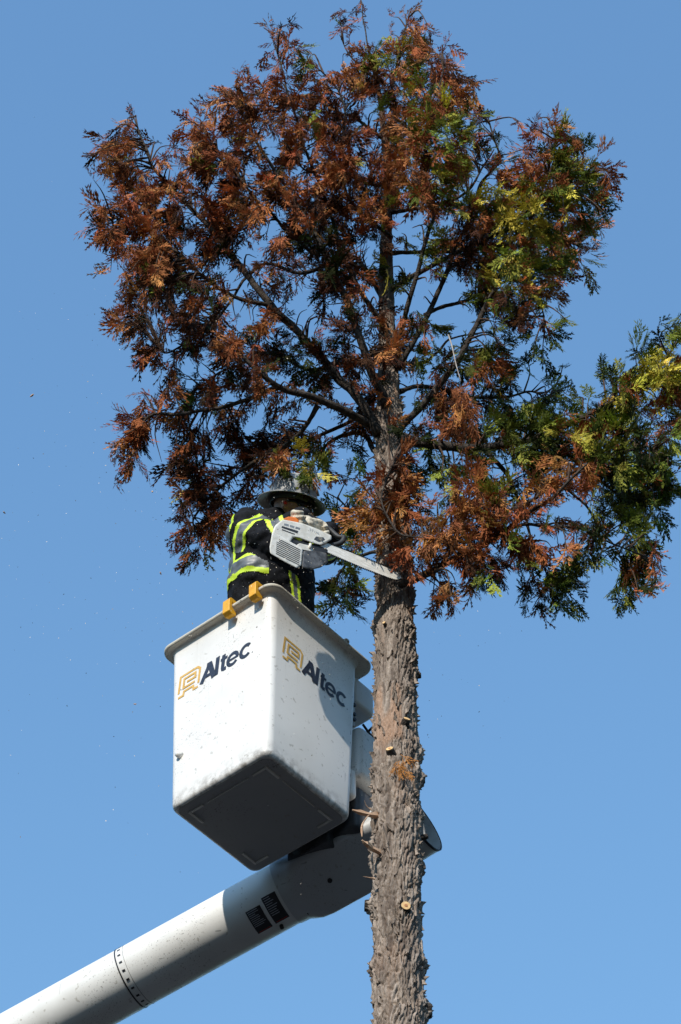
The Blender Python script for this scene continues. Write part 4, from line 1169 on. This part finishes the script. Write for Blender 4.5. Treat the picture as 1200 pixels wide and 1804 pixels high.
hor = (pc - tors_ax0) @ nrm(np.array([1.0, -0.25, 0]))
tape3(hor, vert, -0.155, 0.016, 0.018)
tape3(hor, tors & (zT + tilt < z_w + 0.0), 0.16, 0.010, 0.008)

# hard hat
def lathe(prof, n=40, sx=1.14, sy=1.0):
    rg = []
    for r, z in prof:
        t = np.arange(n) * 2 * math.pi / n
        rg.append(HC + HUP * z + (np.cos(t) * r * sx)[:, None] * HFW + (np.sin(t) * r * sy)[:, None] * HSD)
    return loft(rg)
prof = [(0.002, 0.142), (0.03, 0.139), (0.06, 0.127), (0.085, 0.104), (0.101, 0.074), (0.109, 0.042), (0.113, 0.015), (0.116, 0.006), (0.128, -0.002), (0.146, -0.011), (0.156, -0.018), (0.1575, -0.023), (0.154, -0.024), (0.143, -0.017), (0.126, -0.008), (0.112, 0.0), (0.106, 0.03), (0.098, 0.07), (0.082, 0.10), (0.05, 0.125), (0.002, 0.134)]
V, Fc = lathe(prof)
hat = mesh_obj('hard_hat', V, Fc, M['hat'], person, smooth=True)
for s in (-0.034, 0, 0.034):
    pts = []
    for i in range(13):
        a = math.radians(18 + 144 * i / 12); r = 0.118 * math.sqrt(max(0.05, 1 - (s / 0.13) ** 2))
        pts.append(HC + HFW * math.cos(a) * r * 1.13 + HSD * s + HUP * (0.012 + math.sin(a) * 0.129 * math.sqrt(max(0.05, 1 - (s / 0.13) ** 2))))
    V, Fc = tube(np.array(pts), 0.0065, 8); mesh_obj('ridge', V, Fc, M['hat'], hat, smooth=True)
V, Fc = loft([HC + HUP * z + np.stack([np.cos(t_) * r * 1.14 * HFW + np.sin(t_) * r * HSD for t_ in np.arange(32) * 2 * math.pi / 32]) for r, z in ((0.1, -0.004), (0.1, -0.03), (0.095, -0.03), (0.095, -0.004), (0.1, -0.004))])
mesh_obj('headband', V, Fc, M['black'], hat, smooth=True)
# glasses, ear plug
gl = MB(); rg = []
for i in range(17):
    a = math.radians(-88 + 176 * i / 16)
    c = HEAD + HFW * (0.108 * math.cos(a)) + HSD * 0.084 * math.sin(a) + HUP * 0.004
    hgt = 0.024 if abs(a) < 1.1 else 0.007
    o = HFW * math.cos(a) + HSD * math.sin(a)
    rg.append(np.array([c + HUP * hgt, c + HUP * hgt + o * 0.004, c - HUP * hgt + o * 0.006, c - HUP * hgt]))
V, Fc = loft(rg, cap0=True, cap1=True); mesh_obj('sunglasses', V, Fc, M['glass'], person, smooth=True)
pg = MB(); e0 = HEAD - HSD * 0.088 - HUP * 0.014 - HFW * 0.004
if np.dot(HSD, FWD) < 0: e0 = HEAD + HSD * 0.088 - HUP * 0.014 - HFW * 0.004
capsule(pg, e0, 0.007, e0 + (e0 - HEAD) * 0.12, 0.009, 10); pg.build('ear_plug', M['red'], person, smooth=True)

# ------------------------------------------------------------------ chainsaw
YS = lambda px: 9.16 + (px - 480) / 226.0 * 0.40
def sp(px, py, l=0.0):
    p = P(px, py, YS(px)); return p - nrm(ray(px, py)) * l
saw = empty('chainsaw', tuple(sp(520, 1000)), 'cream chainsaw with dusty bar pressed against the trunk', 'chainsaw')
def slab(poly, l0, l1, name, mat, parent=saw, bev=0.006, seg=3):
    lo = [sp(x, y, l0) for x, y in poly]; hi = [sp(x, y, l1) for x, y in poly]
    mb = MB(); mb.add(*extrude_poly(lo, hi)); o = mb.build(name, M[mat], parent)
    return bevel_obj(o, bev, seg) if bev else o
top = slab([(498, 915), (534, 922), (560, 932), (585, 944), (584, 951), (566, 961), (551, 957), (529, 948), (517, 946), (511, 956), (492, 945), (480, 938), (484, 926)], -0.07, 0.022, 'top_cover', 'cream', bev=0.009)
fan = slab([(480, 936), (511, 954), (534, 967), (531, 996), (523, 1001), (500, 989), (476, 975), (475, 963)], -0.02, 0.030, 'fan_housing', 'cream', bev=0.008)
slab([(505, 948), (560, 960), (578, 968), (572, 985), (535, 985), (512, 962)], -0.08, 0.004, 'engine', 'black', bev=0.006)
muf = slab([(534, 970), (552, 969), (577, 975), (578, 991), (565, 1000), (553, 1003), (531, 1000)], -0.04, 0.018, 'muffler', 'muffler', bev=0.010)
slab([(528, 957), (548, 962), (553, 972), (536, 969), (520, 962)], 0.004, 0.014, 'carburettor_plate', 'cream', bev=0.003)
# cooling slots of the fan housing: dark gaps and cream slats
for k in range(9):
    t = k / 8.0
    a = np.array([480.5 - 1.5 * t, 944 + 27 * t]); b = np.array([532.5 - 2.0 * t, 970.5 + 26 * t])
    a = a + (b - a) * (0.14 + 0.08 * (k < 2)); b = a + (b - a) * 0.93
    d_ = np.array([0, 1.15])
    slab([tuple(a - d_ * 0.5), tuple(b - d_ * 0.5), tuple(b + d_), tuple(a + d_)], 0.026, 0.0312, 'cooling_slot', 'black', fan, bev=0)
for i in range(3):
    x0 = 501 + i * 10; y0 = 921.5 + i * 3.0
    slab([(x0, y0), (x0 + 8, y0 + 2.4), (x0 + 7.6, y0 + 6.2), (x0 - 0.6, y0 + 3.8)], 0.019, 0.0232, 'vent_slot', 'grey', top, bev=0)
slab([(497, 926.5), (526, 935.5), (524, 939.5), (496, 929.5)], 0.019, 0.0236, 'vent_slot', 'black', top, bev=0)
slab([(497, 932), (520, 940.5), (519, 942), (497, 934)], 0.019, 0.0232, 'vent_slot', 'black', top, bev=0)
slab([(557, 945), (570, 946.5), (573, 951), (562, 955), (553, 950)], 0.019, 0.0234, 'chain_window', 'steel', top, bev=0)
mb = MB(); mb.tube([sp(564, 950, 0.02), sp(564, 950, 0.028)], 0.012, 14); mb.build('bar_nut', M['cream'], top, smooth=True, auto=0.6)
mb = MB(); mb.tube([sp(545, 970, 0.0), sp(546, 964, 0.02), sp(547, 958, 0.03)], [0.006, 0.008, 0.007], 10); mb.build('choke_lever', M['cream'], saw, smooth=True)
slab([(498, 914.5), (509, 910), (529, 912.5), (526, 921), (512, 919)], -0.055, 0.006, 'handle_guard', 'orange', bev=0.004)
# wrap handle
hp = catmull(np.array([sp(526, 918, -0.05), sp(540, 912, -0.09), sp(560, 917, -0.11), sp(580, 932, -0.10), sp(596, 946, -0.06), sp(606, 947, -0.02), sp(600, 957, -0.03), sp(583, 962, -0.06)]), 34)
mb = MB(); mb.tube(hp, 0.0135, 12); mb.build('wrap_handle', M['black'], saw, smooth=True)
# guide bar with chain along both edges
bar_poly = [(562, 958), (578, 957.5), (615, 971.5), (653, 987), (685, 1000.5), (699, 1007.5), (706, 1014), (707.5, 1018.5), (704, 1021.5), (696, 1021.5), (684, 1018), (640, 1001), (600, 984), (568, 970)]
bar = slab(bar_poly, -0.012, -0.006, 'guide_bar', 'bar', bev=0.0012, seg=1)
link_me = None
bp_ = np.array(bar_poly + [bar_poly[0]], float)
edge = bp_[1:14]
cl = np.concatenate([[0], np.cumsum(np.hypot(*np.diff(edge, axis=0).T))])
for s_ in np.arange(2, cl[-1] - 2, 3.4):
    x = np.interp(s_, cl, edge[:, 0]); y = np.interp(s_, cl, edge[:, 1]); x2 = np.interp(s_ + 2.4, cl, edge[:, 0]); y2 = np.interp(s_ + 2.4, cl, edge[:, 1])
    c = sp((x + x2) / 2, (y + y2) / 2, -0.009); e1 = sp(x2, y2, -0.009) - sp(x, y, -0.009)
    if np.linalg.norm(e1) < 1e-4: continue
    e3 = nrm(ray(x, y)); e2 = nrm(np.cross(e1, e3))
    mb = MB(); mb.box(c + e2 * 0.001, e1 * 0.52, e2 * 0.0042, e3 * 0.0045); mb.build('chain_link', M['steel'], bar)
# maker's name on the cover, small grey capitals made of strokes
letters = {'S': [[(0.9, .85), (.6, 1), (.15, .9), (.1, .65), (.5, .5), (.9, .35), (.85, .1), (.4, 0), (.05, .15)]], 'T': [[(0, 1), (1, 1)], [(.5, 1), (.5, 0)]], 'I': [[(.5, 0), (.5, 1)]], 'H': [[(.05, 0), (.05, 1)], [(.95, 0), (.95, 1)], [(.05, .5), (.95, .5)]], 'L': [[(.1, 1), (.1, 0), (.9, 0)]]}
o0 = np.array([545.5, 934.6]); du = np.array([3.9, 1.75]); dv = np.array([0.4, -3.4])
for i, chh in enumerate('STIHL'):
    mb = MB()
    for strk in letters[chh]:
        V2, Fc = stroke([(x * 0.72, y) for x, y in strk], 0.22)
        mb.add([sp(*(o0 + du * (i * 0.98 + x) + dv * y), 0.0226) for x, y in V2], Fc)
    mb.build('letter', M['grey'], top)

# gloved hands
def hand(name, wrist, knuck, side, curl_dir, size=1.0, cuff_from=None):
    """palm from wrist to knuckles, four fingers folding over along curl_dir, thumb off the side of the palm"""
    wrist = np.asarray(wrist); knuck = np.asarray(knuck); fw = nrm(knuck - wrist); side = nrm(side - fw * np.dot(side, fw)); cd = nrm(curl_dir - fw * np.dot(curl_dir, fw))
    mb = MB()
    for s in (-0.032, -0.011, 0.011, 0.032): capsule(mb, wrist + side * s * 0.7, 0.022, knuck + side * s, 0.019, 12)
    for s, L in ((-0.034, 0.85), (-0.011, 1.0), (0.012, 0.95), (0.034, 0.75)):
        k = knuck + side * s * 1.05; a = k + (fw * 0.030 + cd * 0.016) * L; b = a + (fw * 0.004 + cd * 0.030) * L; c = b + (-fw * 0.022 + cd * 0.012) * L
        capsule(mb, k, 0.0135, a, 0.0125, 10); capsule(mb, a, 0.0125, b, 0.0115, 10); capsule(mb, b, 0.0115, c, 0.0105, 10)
    t0 = wrist + fw * 0.035 - side * 0.034; t1 = t0 - side * 0.026 + fw * 0.030 + cd * 0.012; t2 = t1 + fw * 0.018 + cd * 0.028 + side * 0.006
    capsule(mb, t0, 0.0165, t1, 0.0145, 10); capsule(mb, t1, 0.0140, t2, 0.0120, 10)
    if cuff_from is not None: capsule(mb, wrist, 0.034, wrist + (np.asarray(cuff_from) - wrist) * 0.35, 0.042, 14)
    return remeshed(name, mb, 0.0042, M['glove'], person, 3, lambda co: 0.004 * (vnoise(co * [70, 70, 90]) - 0.5))
hand('glove', sp(542, 926, -0.045), sp(562, 932, -0.05), UPV * 1.0 - RIGHT * 0.3, w_ * 1.0 - UPV * 0.35, cuff_from=sp(536, 916, -0.10))
hand('glove', WRR + nrm(sp(522, 918, -0.05) - WRR) * 0.02, sp(518, 916, -0.06), UPV, RIGHT * 1.0, cuff_from=WRR)

# ------------------------------------------------------------------ flying sawdust and chips
mbV = []; mbQ = []
def chip(p, s):
    a = nrm(rng.normal(0, 1, 3)); b = nrm(np.cross(a, rng.normal(0, 1, 3))); o = len(mbV) * 4
    mbV.append(np.array([p - a * s, p + b * s * 0.5, p + a * s, p - b * s * 0.5 + np.cross(a, b) * s * 0.3])); mbQ.append([o, o + 1, o + 2, o + 3])
for i in range(330): chip(P(random.gauss(520, 60), random.gauss(980, 70), 8.9 + random.uniform(-0.4, 0.3)), random.uniform(0.0018, 0.0048))
for i in range(620): chip(P(random.uniform(10, 640) if i % 2 else random.gauss(330, 170), random.gauss(900, 250), random.uniform(8.0, 10.5)), random.uniform(0.0018, 0.0046))
for i in range(60): chip(P(random.uniform(560, 900), random.uniform(1000, 1300), random.uniform(8.8, 10.2)), random.uniform(0.002, 0.005))
o = quad_mesh('flying_sawdust', np.concatenate(mbV), np.array(mbQ), M['chip'])
o['kind'] = 'stuff'; o['label'] = 'pale sawdust flying through the air around the chainsaw'; o['category'] = 'sawdust'
for x, y, Y, s in ((56, 697, 9.4, 0.012), (8, 903, 9.4, 0.009), (268, 866, 9.4, 0.010), (238, 1240, 9.4, 0.007), (729, 1071, 9.4, 0.010), (283, 1010, 9.4, 0.008)):
    p = P(x, y, Y); mb = MB(); d1 = nrm(rng.normal(0, 1, 3)); mb.tube(np.array([p - d1 * s, p + rng.normal(0, s * 0.2, 3), p + d1 * s]), [s * 0.3, s * 0.5, s * 0.15], 5)
    o = mb.build('wood_chip', M['splinter'])
    o['category'] = 'wood chip'; o['group'] = 'wood chips flying through the air'
    o['label'] = {56: 'small brown wood chip in the sky far left of the crown', 8: 'dark wood chip at the left edge of the sky', 268: 'brown wood chip in the sky left of the lowest left foliage',
                  238: 'tiny wood chip in the sky left of the bucket', 729: 'wood chip falling just right of the trunk below the saw', 283: 'tiny wood chip in the sky above the bucket lip, left'}[x]
